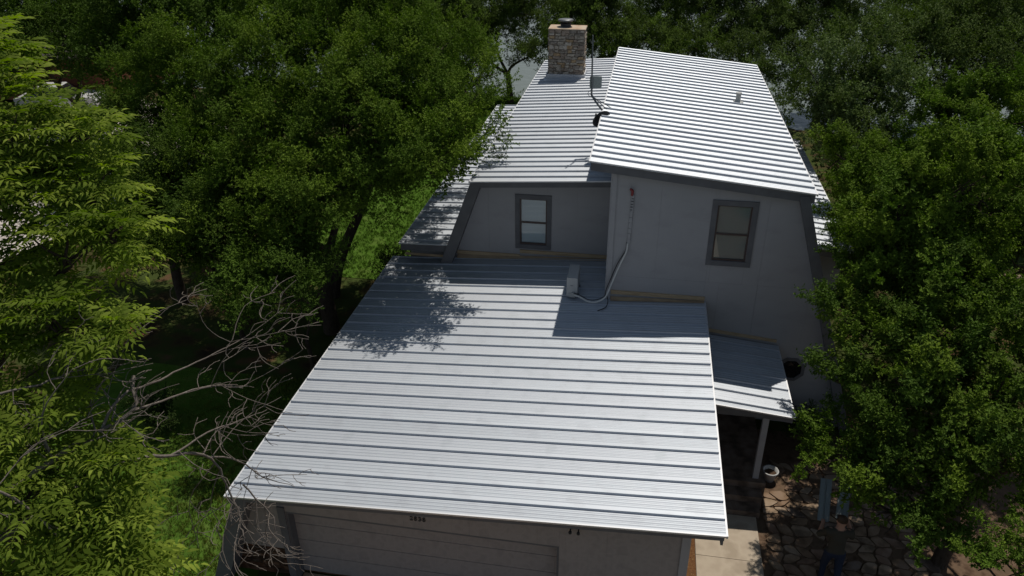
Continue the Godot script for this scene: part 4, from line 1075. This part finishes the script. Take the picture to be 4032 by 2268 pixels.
func pecan() -> void:
	var base := P(-9.2, 0, 7.0)
	var t := thing("pecan_tree", "bright green pecan with long drooping leaves along the left edge", "tree", base)
	var r := RandomNumberGenerator.new()
	r.seed = 301
	var lobes := [[-9.77, 9.58, -10.1, 0.78], [-8.75, 8.64, -9.19, 0.86], [-9.04, 8.04, -8.23, 1.2], [-8.07, 7.93, -8.92, 0.68], [-7.61, 7.64, -8.26, 0.71], [-8.35, 6.88, -7.71, 0.93], [-7.07, 6.99, -7.42, 0.57], [-8.23, 6.23, -6.79, 0.99], [-7.2, 5.96, -6.48, 0.7], [-6.42, 5.52, -6.15, 0.64], [-6.98, 5.32, -5.59, 0.95], [-6.0, 5.23, -5.86, 0.38], [-5.55, 5.0, -5.5, 0.3], [-6.24, 4.97, -5.3, 0.75], [-8.44, 8.94, -9.41, 0.51], [-7.87, 8.88, -9.48, 0.34], [-9.26, 9.11, -9.7, 0.65], [-7.56, 8.3, -8.98, 0.39], [-6.97, 7.87, -8.39, 0.32], [-6.52, 7.05, -7.32, 0.31]]
	var s := st()
	limbs(s, r, base, Vector3(0.05, 0, 0), 3.4, 0.17, lobes, 6)
	put("trunk", done(s), M.bark, t, -base)
	var all := []
	for lb in lobes:
		var c := Vector3(lb[0], lb[1], lb[2])
		for k in int(30.0 * lb[3] * lb[3]) + 5:
			var dir := Vector3(r.randfn(), r.randfn(), r.randfn()).normalized()
			if dir.y < -0.3 and r.randf() < 0.7: dir.y = -dir.y
			var at: Vector3 = c + dir * float(lb[3]) * r.randf_range(0.5, 1.0)
			var g := r.randf()
			var col := Color(0.115, 0.175, 0.02).lerp(Color(0.30, 0.38, 0.06), g * g)
			# a whorl of leaves at a shoot's end, arching outward and down
			for j in 6:
				var a := TAU * j / 6 + r.randf() * 0.7
				var ax := (dir * 0.5 + Vector3(cos(a), 0.15 + r.randf() * 0.4, sin(a)) * 0.9).normalized()
				var p := at + ax * 0.03
				var up := Vector3.UP + dir * 0.3
				var z := (up - ax * ax.dot(up)).normalized()
				var b := Basis(ax.cross(z), ax, z).scaled(Vector3.ONE * r.randf_range(0.95, 1.4))
				all.append([Transform3D(b, p - base), col * r.randf_range(0.85, 1.15), p.distance_to(cam.position)])
	all.sort_custom(func(a, b): return a[2] < b[2])
	var leaf := [compound_leaf(5), compound_leaf(6), compound_leaf(7)]
	var tones := []
	for k in 3:
		var m := mat(lin(0.115 + k * 0.085, 0.175 + k * 0.095, 0.02 + k * 0.018), 0.5, 0.0, 0.35)
		m.backlight_enabled = true
		m.backlight = Color(0.9, 1.0, 0.25)
		tones.append(m)
	var rest := []
	var n := 0
	for q in all:
		if n < 300 and cam.is_position_in_frustum(q[0].origin + base):
			var o := put("leaf", leaf[n % 3], tones[r.randi() % 3], t)
			o.transform = q[0]
			n += 1
		else: rest.append(q)
	var mm := MultiMesh.new()
	mm.transform_format = MultiMesh.TRANSFORM_3D
	mm.use_colors = true
	mm.mesh = leaf[0]
	mm.instance_count = rest.size()
	for i in rest.size():
		mm.set_instance_transform(i, rest[i][0])
		mm.set_instance_color(i, rest[i][1])
	var o := MultiMeshInstance3D.new()
	o.name = "crown"
	o.multimesh = mm
	o.material_override = M.pecan_leaf
	t.add_child(o, true)
	o.set_meta("kind", "stuff")

func twiggy(s: SurfaceTool, r: RandomNumberGenerator, pts: Array, r0: float, r1: float, level: int) -> void:
	var pp := smooth_path(pts, 4)
	for i in range(1, pp.size() - 1): pp[i] += Vector3(r.randfn(), r.randfn(), r.randfn()) * r0 * 0.45
	var rr := []
	for i in pp.size(): rr.append(lerpf(r0, r1, pow(float(i) / (pp.size() - 1), 0.8)))
	tube(s, pp, rr, 7 if level == 0 else (5 if level == 1 else 4))
	if level >= 3: return
	var total := 0.0
	for i in pp.size() - 1: total += pp[i].distance_to(pp[i + 1])
	var n := int(total * [2.1, 2.7, 2.6][level]) + 1
	for k in n:
		var i := r.randi_range(1, pp.size() - 1)
		var dir: Vector3 = (pp[i] - pp[i - 1]).normalized()
		var sd := Vector3(r.randfn(), r.randfn() * 0.8 + 0.1, r.randfn()).normalized()
		var d := (dir * 0.75 + sd * 0.75).normalized()
		var l: float = r.randf_range(0.25, 0.6) * [1.5, 1.0, 0.6][level] * (0.6 + 0.4 * total)
		l = minf(l, float([1.3, 0.6, 0.3][level]))
		var a: Vector3 = pp[i]
		var q := [a, a + d * l * 0.5 + sd * l * 0.06, a + (d + Vector3(0.25, 0.12 * r.randfn(), -0.1)).normalized() * l]
		twiggy(s, r, q, maxf(float(rr[i]) * 0.5, 0.006), 0.004, level + 1)

func dead_tree() -> void:
	var base := P(-8.0, 0, 4.6)
	var t := thing("dead_tree", "leafless dead tree with gray branches reaching over the garage corner", "tree", base)
	var r := RandomNumberGenerator.new()
	r.seed = 401
	var v := func(a: Array) -> Array:
		var out := []
		for q in a: out.append(Vector3(q[0], q[1], q[2]) - base)
		return out
	var s := st()
	tube(s, smooth_path(v.call([[-8.0, -0.2, -4.6], [-7.9, 2.2, -4.5], [-7.6, 4.4, -4.8], [-7.07, 6.01, -5.26]]), 4), [0.16, 0.14, 0.13, 0.12, 0.12, 0.11, 0.11, 0.1, 0.095, 0.09, 0.085, 0.08, 0.075], 9)
	put("trunk", done(s), M.dead, t)
	var br := [
		[[[-7.07, 6.01, -5.26], [-6.71, 6.03, -6.03], [-6.63, 6.06, -6.3], [-6.42, 6.11, -6.59], [-6.2, 6.18, -6.9], [-6.33, 6.46, -7.26]], 0.05, 0.022],
		[[[-6.42, 6.11, -6.59], [-6.36, 6.33, -6.96], [-6.12, 6.3, -7.44], [-5.99, 6.23, -7.89], [-5.73, 6.21, -8.39], [-5.65, 6.3, -8.57]], 0.026, 0.006],
		[[[-6.2, 6.18, -6.9], [-6.0, 6.03, -7.43], [-5.75, 5.87, -7.97], [-5.51, 5.61, -8.33], [-5.4, 5.76, -8.54]], 0.02, 0.006],
		[[[-7.3, 5.3, -5.0], [-6.66, 5.63, -5.59], [-6.12, 5.73, -6.43], [-5.89, 5.41, -7.0], [-5.68, 4.99, -7.49], [-5.53, 4.5, -7.48], [-5.37, 4.02, -7.36], [-5.23, 3.67, -7.19], [-5.05, 3.52, -7.14]], 0.042, 0.007],
		[[[-5.68, 4.99, -7.49], [-5.48, 4.67, -7.81], [-5.26, 4.25, -7.97], [-4.86, 3.98, -8.12]], 0.02, 0.005],
		[[[-5.89, 5.41, -7.0], [-5.65, 5.41, -7.5], [-5.43, 5.3, -7.94], [-5.18, 5.26, -8.31]], 0.02, 0.005],
		[[[-5.4, 4.36, -7.66], [-5.06, 3.85, -7.67], [-4.98, 3.64, -7.57], [-5.08, 3.44, -7.44], [-5.24, 3.33, -7.35]], 0.016, 0.005],
		[[[-7.07, 6.01, -5.26], [-6.76, 6.37, -5.17], [-6.55, 6.0, -5.35], [-6.31, 5.55, -5.38], [-6.18, 5.25, -5.35]], 0.026, 0.01],
		[[[-7.07, 6.01, -5.26], [-7.52, 6.62, -6.21], [-7.15, 6.67, -6.65], [-6.89, 6.65, -7.04], [-6.57, 6.56, -7.27]], 0.028, 0.007],
	]
	for b in br:
		s = st()
		twiggy(s, r, v.call(b[0]), b[1] * 0.85, b[2] * 0.85, 0)
		put("branch", done(s), M.dead, t)

func shrubs() -> void:
	var spots := [[-7.9, 22.0, 0.5, "low shrub in shade beside the left lean-to wall"], [6.1, 15.4, 0.5, "dark shrub against the right end of the tall wing"], [4.6, 15.9, 0.4, "small dark shrub beneath the eight-sided window"], [-9.4, 44.0, 0.45, "round shrub on the lawn near the lake"], [-11.4, 13.4, 0.45, "low shrub at the foot of the small shaded trees"]]
	var k := 0
	for q in spots:
		k += 1
		var rr: float = q[2]
		var gy := -0.5 if q[0] > 1.0 and q[1] < 17.0 else 0.0
		tree("shrub", q[3], "shrubs around the house", P(q[0], gy, q[1]), 0.025, 0.25, Vector3.ZERO, [[q[0], gy + 0.5, -q[1], rr], [q[0] + 0.35, gy + 0.4, -q[1] + 0.2, rr * 0.7], [q[0] - 0.3, gy + 0.42, -q[1] - 0.15, rr * 0.75]], {seed = 500 + k, tone = Color(0.035, 0.06, 0.015), tone2 = Color(0.06, 0.10, 0.02), category = "shrub", dens = 50.0, per = 5, spread = 0.12, s0 = 0.5, s1 = 0.8})

func grass() -> void:
	var r := RandomNumberGenerator.new()
	r.seed = 601
	var s := st()
	for k in 9:
		var a := r.randf() * TAU
		var p := Vector3(cos(a), 0, sin(a)) * r.randf() * 0.07
		var d := Vector3(r.randfn() * 0.35, 1, r.randfn() * 0.35).normalized() * r.randf_range(0.05, 0.1)
		var w := Vector3(cos(a + 1.5), 0, sin(a + 1.5)) * 0.006
		tri(s, p + w, p - w, p + d)
	var blade := done(s)
	var spots := []
	var dry := []
	for area in [[-12.3, -6.7, 22.0, 46.0, 15000], [-13.5, -7.4, 6.0, 16.0, 14000], [-6.6, 6.0, 35.0, 44.5, 3000]]:
		for k in area[4]:
			var x := r.randf_range(area[0], area[1])
			var d := r.randf_range(area[2], area[3])
			if in_house(P(x, 0.1, d)): continue
			spots.append(P(x, 0.0, d))
			dry.append(area[0] < -13.0)
	var mm := MultiMesh.new()
	mm.transform_format = MultiMesh.TRANSFORM_3D
	mm.use_colors = true
	mm.mesh = blade
	mm.instance_count = spots.size()
	for i in spots.size():
		mm.set_instance_transform(i, Transform3D(Basis(Vector3.UP, r.randf() * TAU).scaled(Vector3.ONE * r.randf_range(0.7, 1.3)), spots[i]))
		var g := r.randf()
		mm.set_instance_color(i, (Color(0.09, 0.14, 0.02) if dry[i] else Color(0.06, 0.13, 0.012)).lerp(Color(0.24, 0.24, 0.07) if dry[i] else Color(0.12, 0.19, 0.03), g * g))
	var o := MultiMeshInstance3D.new()
	o.name = "grass"
	o.multimesh = mm
	o.material_override = M.leaf
	add_child(o)
	meta(o, "short green grass growing on the lawns beside the house", "grass", "", "stuff")

# ------------------------------------------------------------------ neighbour, car, rocks
func surroundings() -> void:
	var b := thing("brick_house", "red brick neighbouring house glimpsed through the far left trees", "house", P(-38.5, 0.3, 44))
	var s := st()
	for r in [[-7.0, 7.0, 3.6, 3.4], [-7.0, 7.0, -3.4, -3.6]]: hexa(s, [Vector3(r[0], 0, r[2]), Vector3(r[1], 0, r[2]), Vector3(r[1], 2.7, r[2]), Vector3(r[0], 2.7, r[2]), Vector3(r[0], 0, r[3]), Vector3(r[1], 0, r[3]), Vector3(r[1], 2.7, r[3]), Vector3(r[0], 2.7, r[3])])
	for x in [-7.0, 6.8]: extrude(s, [Vector3(x, 0, 3.39), Vector3(x, 0, -3.39), Vector3(x, 2.7, -3.39), Vector3(x, 4.2, 0), Vector3(x, 2.7, 3.39)], Vector3(0.2, 0, 0))
	put("wall", done(s), M.brick, b)
	s = st()
	for k in [-1.0, 1.0]: hexa(s, [Vector3(-7.4, 2.6, k * 4.1), Vector3(7.4, 2.6, k * 4.1), Vector3(7.4, 4.4, k * 0.01), Vector3(-7.4, 4.4, k * 0.01), Vector3(-7.4, 2.72, k * 4.1), Vector3(7.4, 2.72, k * 4.1), Vector3(7.4, 4.52, k * 0.01), Vector3(-7.4, 4.52, k * 0.01)])
	put("roof", done(s), M.shingle, b)
	for x in [-4.0, 0.5]:
		s = st()
		hexa(s, [Vector3(x, 0.9, 3.66), Vector3(x + 1.2, 0.9, 3.66), Vector3(x + 1.2, 2.1, 3.66), Vector3(x, 2.1, 3.66), Vector3(x, 0.9, 3.61), Vector3(x + 1.2, 0.9, 3.61), Vector3(x + 1.2, 2.1, 3.61), Vector3(x, 2.1, 3.61)])
		var w := put("window", done(s), M.white, b)
		s = st()
		hexa(s, [Vector3(x + 0.08, 0.98, 3.675), Vector3(x + 1.12, 0.98, 3.675), Vector3(x + 1.12, 2.02, 3.675), Vector3(x + 0.08, 2.02, 3.675), Vector3(x + 0.08, 0.98, 3.663), Vector3(x + 1.12, 0.98, 3.663), Vector3(x + 1.12, 2.02, 3.663), Vector3(x + 0.08, 2.02, 3.663)])
		put("pane", done(s), M.dark_glass, w)
	car()
	for q in [[-15.4, 17.9, 0.42, "red sandstone boulder in the shade by the left trees", 1], [-14.7, 17.3, 0.26, "smaller red rock lying beside the sandstone boulder", 2], [12.1, 25.4, 0.5, "pale tan rock showing through the right-hand trees", 3]]:
		boulder(q)

func boulder(q: Array) -> void:
	var sm := SphereMesh.new()
	sm.radial_segments = 20
	sm.rings = 12
	var arr := sm.get_mesh_arrays()
	var n := FastNoiseLite.new()
	n.seed = q[4]
	n.frequency = 1.1
	var v: PackedVector3Array = arr[Mesh.ARRAY_VERTEX]
	for i in v.size():
		var p := v[i] * 2.0
		var f: float = 1.0 + 0.5 * n.get_noise_3dv(p * 1.3)
		v[i] = Vector3(p.x * 1.3, maxf(p.y * 0.65, -0.2), p.z * 0.9) * f * float(q[2])
	arr[Mesh.ARRAY_VERTEX] = v
	arr[Mesh.ARRAY_NORMAL] = null
	var am := ArrayMesh.new()
	am.add_surface_from_arrays(Mesh.PRIMITIVE_TRIANGLES, arr)
	var s := SurfaceTool.new()
	s.create_from(am, 0)
	s.generate_normals()
	var o := put("boulder", s.commit(), M.boulder if q[4] < 3 else M.flag[4])
	o.position = P(q[0], 0.05, q[1])
	meta(o, q[3], "rock")

func car() -> void:
	var c := thing("parked_car", "white car parked in front of the brick house", "car", P(-33.0, 0.37, 38.6))
	c.rotation.y = 0.25
	var s := st()
	var low := [Vector2(-2.2, 0.35), Vector2(2.2, 0.35), Vector2(2.25, 0.7), Vector2(2.1, 0.85), Vector2(0.95, 0.95), Vector2(-1.75, 0.98), Vector2(-2.2, 0.9)]
	var pts := []
	for q in low: pts.append(Vector3(q.x, q.y, 0.88))
	extrude(s, pts, Vector3(0, 0, -1.76))
	put("body", done(s), M.car, c)
	s = st()
	hexa(s, [Vector3(-1.7, 0.97, 0.84), Vector3(1.0, 0.95, 0.84), Vector3(0.25, 1.42, 0.66), Vector3(-1.1, 1.42, 0.66), Vector3(-1.7, 0.97, -0.84), Vector3(1.0, 0.95, -0.84), Vector3(0.25, 1.42, -0.66), Vector3(-1.1, 1.42, -0.66)])
	put("windows", done(s), M.dark_glass, c)
	s = st()
	hexa(s, [Vector3(-1.12, 1.40, 0.67), Vector3(0.27, 1.40, 0.67), Vector3(0.27, 1.40, -0.67), Vector3(-1.12, 1.40, -0.67), Vector3(-1.02, 1.47, 0.58), Vector3(0.17, 1.47, 0.58), Vector3(0.17, 1.47, -0.58), Vector3(-1.02, 1.47, -0.58)])
	put("car_roof", done(s), M.car, c)
	for x in [-1.4, 1.4]:
		for z in [-0.8, 0.8]:
			s = st()
			lathe(s, [[0.0, -0.1], [0.29, -0.1], [0.33, -0.06], [0.33, 0.06], [0.29, 0.1], [0.0, 0.1]], 18, Transform3D(Basis(Vector3.RIGHT, PI / 2), Vector3(x, 0.33, z)))
			var w := put("wheel", done(s), M.black, c)
			s = st()
			lathe(s, [[0.0, 0.11], [0.2, 0.105], [0.2, -0.105], [0.0, -0.11]], 14, Transform3D(Basis(Vector3.RIGHT, PI / 2), Vector3(x, 0.33, z)))
			put("rim", done(s), M.galv, w)

# ------------------------------------------------------------------ person carrying sheet metal
func person() -> void:
	var base := P(4.29, -0.46, 11.62)
	var t := thing("person", "person in dark shirt and blue jeans carrying sheet metal on the patio", "person", base)
	# walking away from the camera; joints [x, y, z, radius], z negative = forward
	var J := {pelvis = Vector3(0, 0.95, 0), chest = Vector3(0, 1.28, -0.05), neck = Vector3(0, 1.47, -0.07), head = Vector3(0.02, 1.64, -0.10),
		lsh = Vector3(-0.19, 1.41, -0.05), rsh = Vector3(0.19, 1.41, -0.05), lel = Vector3(-0.30, 1.16, -0.20), rel = Vector3(0.30, 1.18, -0.20), lwr = Vector3(-0.21, 1.26, -0.43), rwr = Vector3(0.24, 1.36, -0.43),
		lhip = Vector3(-0.1, 0.92, 0), rhip = Vector3(0.1, 0.92, 0), lkn = Vector3(-0.11, 0.5, -0.12), rkn = Vector3(0.12, 0.5, 0.04), lan = Vector3(-0.11, 0.08, -0.10), ran = Vector3(0.12, 0.1, 0.22), lto = Vector3(-0.13, 0.05, -0.27), rto = Vector3(0.13, 0.05, 0.06)}
	var bones := [["pelvis", "chest", 0.15, 0.165], ["chest", "neck", 0.15, 0.07], ["neck", "head", 0.06, 0.085], ["lsh", "rsh", 0.09, 0.09], ["lsh", "lel", 0.075, 0.055], ["rsh", "rel", 0.075, 0.055], ["lel", "lwr", 0.05, 0.035], ["rel", "rwr", 0.05, 0.035], ["lhip", "lkn", 0.105, 0.07], ["rhip", "rkn", 0.105, 0.07], ["lkn", "lan", 0.068, 0.05], ["rkn", "ran", 0.068, 0.05], ["lan", "lto", 0.05, 0.04], ["ran", "rto", 0.05, 0.04]]
	var cell := 0.026
	var lo := Vector3(-0.46, -0.02, -0.56)
	var n := Vector3i(36, 69, 36)
	var f := PackedFloat32Array()
	f.resize(n.x * n.y * n.z)
	f.fill(1.0)
	for b in bones:
		var a: Vector3 = J[b[0]]
		var e: Vector3 = J[b[1]]
		var ab := e - a
		var pad: float = maxf(b[2], b[3]) + 0.08
		var mn := a.min(e) - Vector3.ONE * pad
		var mx := a.max(e) + Vector3.ONE * pad
		for x in range(maxi(0, int((mn.x - lo.x) / cell)), mini(n.x, int((mx.x - lo.x) / cell) + 1)):
			for y in range(maxi(0, int((mn.y - lo.y) / cell)), mini(n.y, int((mx.y - lo.y) / cell) + 1)):
				for z in range(maxi(0, int((mn.z - lo.z) / cell)), mini(n.z, int((mx.z - lo.z) / cell) + 1)):
					var p := lo + Vector3(x, y, z) * cell
					var k := clampf((p - a).dot(ab) / ab.length_squared(), 0.0, 1.0)
					var q := p - a - ab * k
					if b[0] in ["pelvis"]: q.z *= 1.35
					var dd: float = q.length() - lerpf(b[2], b[3], k)
					var at := (x * n.y + y) * n.z + z
					var hm := maxf(0.035 - absf(f[at] - dd), 0.0) / 0.035
					f[at] = minf(f[at], dd) - hm * hm * 0.035 * 0.25
	# surface nets
	var vid := {}
	var vs := PackedVector3Array()
	var cs := PackedColorArray()
	for x in n.x - 1:
		for y in n.y - 1:
			for z in n.z - 1:
				var i0 := (x * n.y + y) * n.z + z
				var inside := 0
				var acc := Vector3.ZERO
				var cnt := 0
				var val := []
				for c in 8:
					var w := f[i0 + (c & 1) * n.y * n.z + ((c >> 1) & 1) * n.z + ((c >> 2) & 1)]
					val.append(w)
					if w < 0: inside += 1
				if inside == 0 or inside == 8: continue
				for e in [[0, 1], [2, 3], [4, 5], [6, 7], [0, 2], [1, 3], [4, 6], [5, 7], [0, 4], [1, 5], [2, 6], [3, 7]]:
					var va: float = val[e[0]]
					var vb: float = val[e[1]]
					if (va < 0) != (vb < 0):
						var k := va / (va - vb)
						var pa := Vector3(e[0] & 1, (e[0] >> 1) & 1, (e[0] >> 2) & 1)
						var pb := Vector3(e[1] & 1, (e[1] >> 1) & 1, (e[1] >> 2) & 1)
						acc += pa.lerp(pb, k)
						cnt += 1
				var p := lo + (Vector3(x, y, z) + acc / cnt) * cell
				vid[i0] = vs.size()
				vs.append(p)
				var col := Color(0.06, 0.055, 0.045)
				if p.y < 0.97 and absf(p.x) < 0.27: col = Color(0.028, 0.038, 0.062)
				if p.y < 0.1: col = Color(0.05, 0.035, 0.025)
				if p.y > 1.5: col = Color(0.42, 0.25, 0.18)
				if p.z < -0.24 and p.y > 1.05 and p.y < 1.5: col = Color(0.42, 0.25, 0.18)
				cs.append(col)
	var idx := PackedInt32Array()
	var strides := [n.y * n.z, n.z, 1]
	for key in vid:
		var i0: int = key
		for ax in 3:
			var su: int = strides[(ax + 1) % 3]
			var sv: int = strides[(ax + 2) % 3]
			var j: int = i0 + strides[ax]
			if j >= f.size() or (f[i0] < 0) == (f[j] < 0): continue
			if not (vid.has(i0 - su) and vid.has(i0 - sv) and vid.has(i0 - su - sv)): continue
			var q := [vid[i0], vid[i0 - su], vid[i0 - su - sv], vid[i0 - sv]]
			if f[i0] >= 0: q.reverse()
			idx.append_array(PackedInt32Array([q[0], q[2], q[1], q[0], q[3], q[2]]))
	var s := SurfaceTool.new()
	s.begin(Mesh.PRIMITIVE_TRIANGLES)
	s.set_smooth_group(0)
	for i in idx:
		s.set_color(cs[i])
		s.add_vertex(vs[i])
	# nose, ears and the fingers, curled round the sheet's lower edge
	s.set_color(Color(0.42, 0.25, 0.18))
	tube(s, [Vector3(0.02, 1.66, -0.18), Vector3(0.02, 1.63, -0.205), Vector3(0.02, 1.615, -0.19)], [0.01, 0.016, 0.012], 6)
	for k in [-1.0, 1.0]: tube(s, [Vector3(0.02 + k * 0.085, 1.665, -0.10), Vector3(0.02 + k * 0.097, 1.64, -0.09), Vector3(0.02 + k * 0.085, 1.61, -0.1)], [0.01, 0.018, 0.01], 6)
	for hd in [["lwr", -1.0], ["rwr", 1.0]]:
		var w: Vector3 = J[hd[0]]
		var sgn: float = hd[1]
		tube(s, [w + Vector3(0, 0, 0.02), w + Vector3(-sgn * 0.01, 0.0, -0.05), w + Vector3(-sgn * 0.012, 0.0, -0.09)], [0.034, 0.042, 0.036], 8)
		for k in 4:
			var o := w + Vector3(sgn * (0.02 - k * 0.02), 0.002 * k, -0.085)
			var l: float = [0.07, 0.08, 0.075, 0.06][k]
			tube(s, [o, o + Vector3(0, 0.012, -l * 0.45), o + Vector3(0, 0.035, -l * 0.7), o + Vector3(0, 0.055, -l * 0.6)], [0.0095, 0.009, 0.0085, 0.007], 6)
		tube(s, [w + Vector3(-sgn * 0.035, 0, -0.04), w + Vector3(-sgn * 0.06, 0.02, -0.07), w + Vector3(-sgn * 0.06, 0.045, -0.09)], [0.011, 0.01, 0.008], 6)
	s.generate_normals()
	var bm := mat(Color.WHITE, 0.85, 0.0, 0.2)
	bm.vertex_color_use_as_albedo = true
	put("body", s.commit(), bm, t)
	s = st()
	lathe(s, [[0.0, 0.115], [0.05, 0.108], [0.085, 0.075], [0.1, 0.03], [0.1, 0.0], [0.09, 0.0]], 16, Transform3D(Basis(Vector3.RIGHT, -0.1), Vector3(0.02, 1.655, -0.10)))
	extrude(s, [Vector3(-0.06, 1.66, -0.19), Vector3(0.10, 1.66, -0.19), Vector3(0.08, 1.645, -0.27), Vector3(-0.04, 1.645, -0.27)], Vector3(0, 0.008, 0))
	put("cap", done(s), M.brown[3], t)
	# two bent roof trims, held out in front and tilted
	for k in 2:
		var o := thing("metal_trim", ["longer bent sheet of white metal trim held by the person", "shorter corrugated metal offcut held beside the long trim"][k], "metal sheet", base + Vector3([-0.2, 0.13][k], [1.30, 1.41][k], -0.52), "sheet metal carried by the person")
		s = st()
		var prof := [Vector2(-0.11, 0.03), Vector2(-0.10, 0.0), Vector2(-0.02, 0.0), Vector2(0.0, 0.03), Vector2(0.02, 0.0), Vector2(0.09, 0.0), Vector2(0.11, 0.05)]
		var dirv := Vector3(0.14 + 0.03 * k, 0.45, -0.85).normalized()
		var sd := Vector3(0.97, 0.05, 0.15).normalized()
		var up := sd.cross(dirv).normalized()
		var l: float = [0.9, 0.75][k]
		for i in prof.size() - 1:
			var a: Vector3 = sd * prof[i].x + up * prof[i].y - dirv * 0.08
			var b: Vector3 = sd * prof[i + 1].x + up * prof[i + 1].y - dirv * 0.08
			hexa(s, [a, b, b + dirv * l, a + dirv * l, a - up * 0.004, b - up * 0.004, b + dirv * l - up * 0.004, a + dirv * l - up * 0.004])
		put("sheet", done(s), M.galv, o)

# ------------------------------------------------------------------
func _ready() -> void:
	rng.seed = 7
	cam = Camera3D.new()
	cam.name = "Camera"
	cam.fov = 41.22
	cam.near = 0.1
	cam.far = 6000.0
	add_child(cam)
	cam.transform = Transform3D(Basis(Vector3(0.9850, -0.0079, -0.1724), Vector3(-0.0747, 0.8789, -0.4711), Vector3(0.1552, 0.4769, 0.8651)).orthonormalized(), Vector3(0, 12.2, 0))
	cam.current = true
	var env := Environment.new()
	env.background_mode = Environment.BG_SKY
	var sm := ProceduralSkyMaterial.new()
	sm.sky_top_color = lin(0.125, 0.165, 0.23)
	sm.sky_horizon_color = lin(0.36, 0.40, 0.44)
	sm.sky_curve = 0.12
	sm.ground_bottom_color = lin(0.06, 0.07, 0.06)
	sm.ground_horizon_color = lin(0.30, 0.34, 0.37)
	sm.sun_angle_max = 12.0
	var sky := Sky.new()
	sky.sky_material = sm
	env.sky = sky
	env.tonemap_mode = Environment.TONE_MAPPER_LINEAR
	env.tonemap_exposure = 0.9
	env.sdfgi_enabled = true
	env.ssao_enabled = true
	env.ssil_enabled = true
	var we := WorldEnvironment.new()
	we.name = "WorldEnvironment"
	we.environment = env
	add_child(we)
	var sun := DirectionalLight3D.new()
	sun.name = "Sun"
	sun.light_energy = 1.22
	sun.light_color = Color(1.0, 0.965, 0.91)
	sun.light_angular_distance = 0.5
	sun.shadow_enabled = true
	add_child(sun)
	sun.look_at_from_position(Vector3.ZERO, Vector3(-0.137, -0.899, 0.417), Vector3.UP)
	materials()
	build_ground()
	build_house()
	fittings()
	build_trees()
	surroundings()
	person()
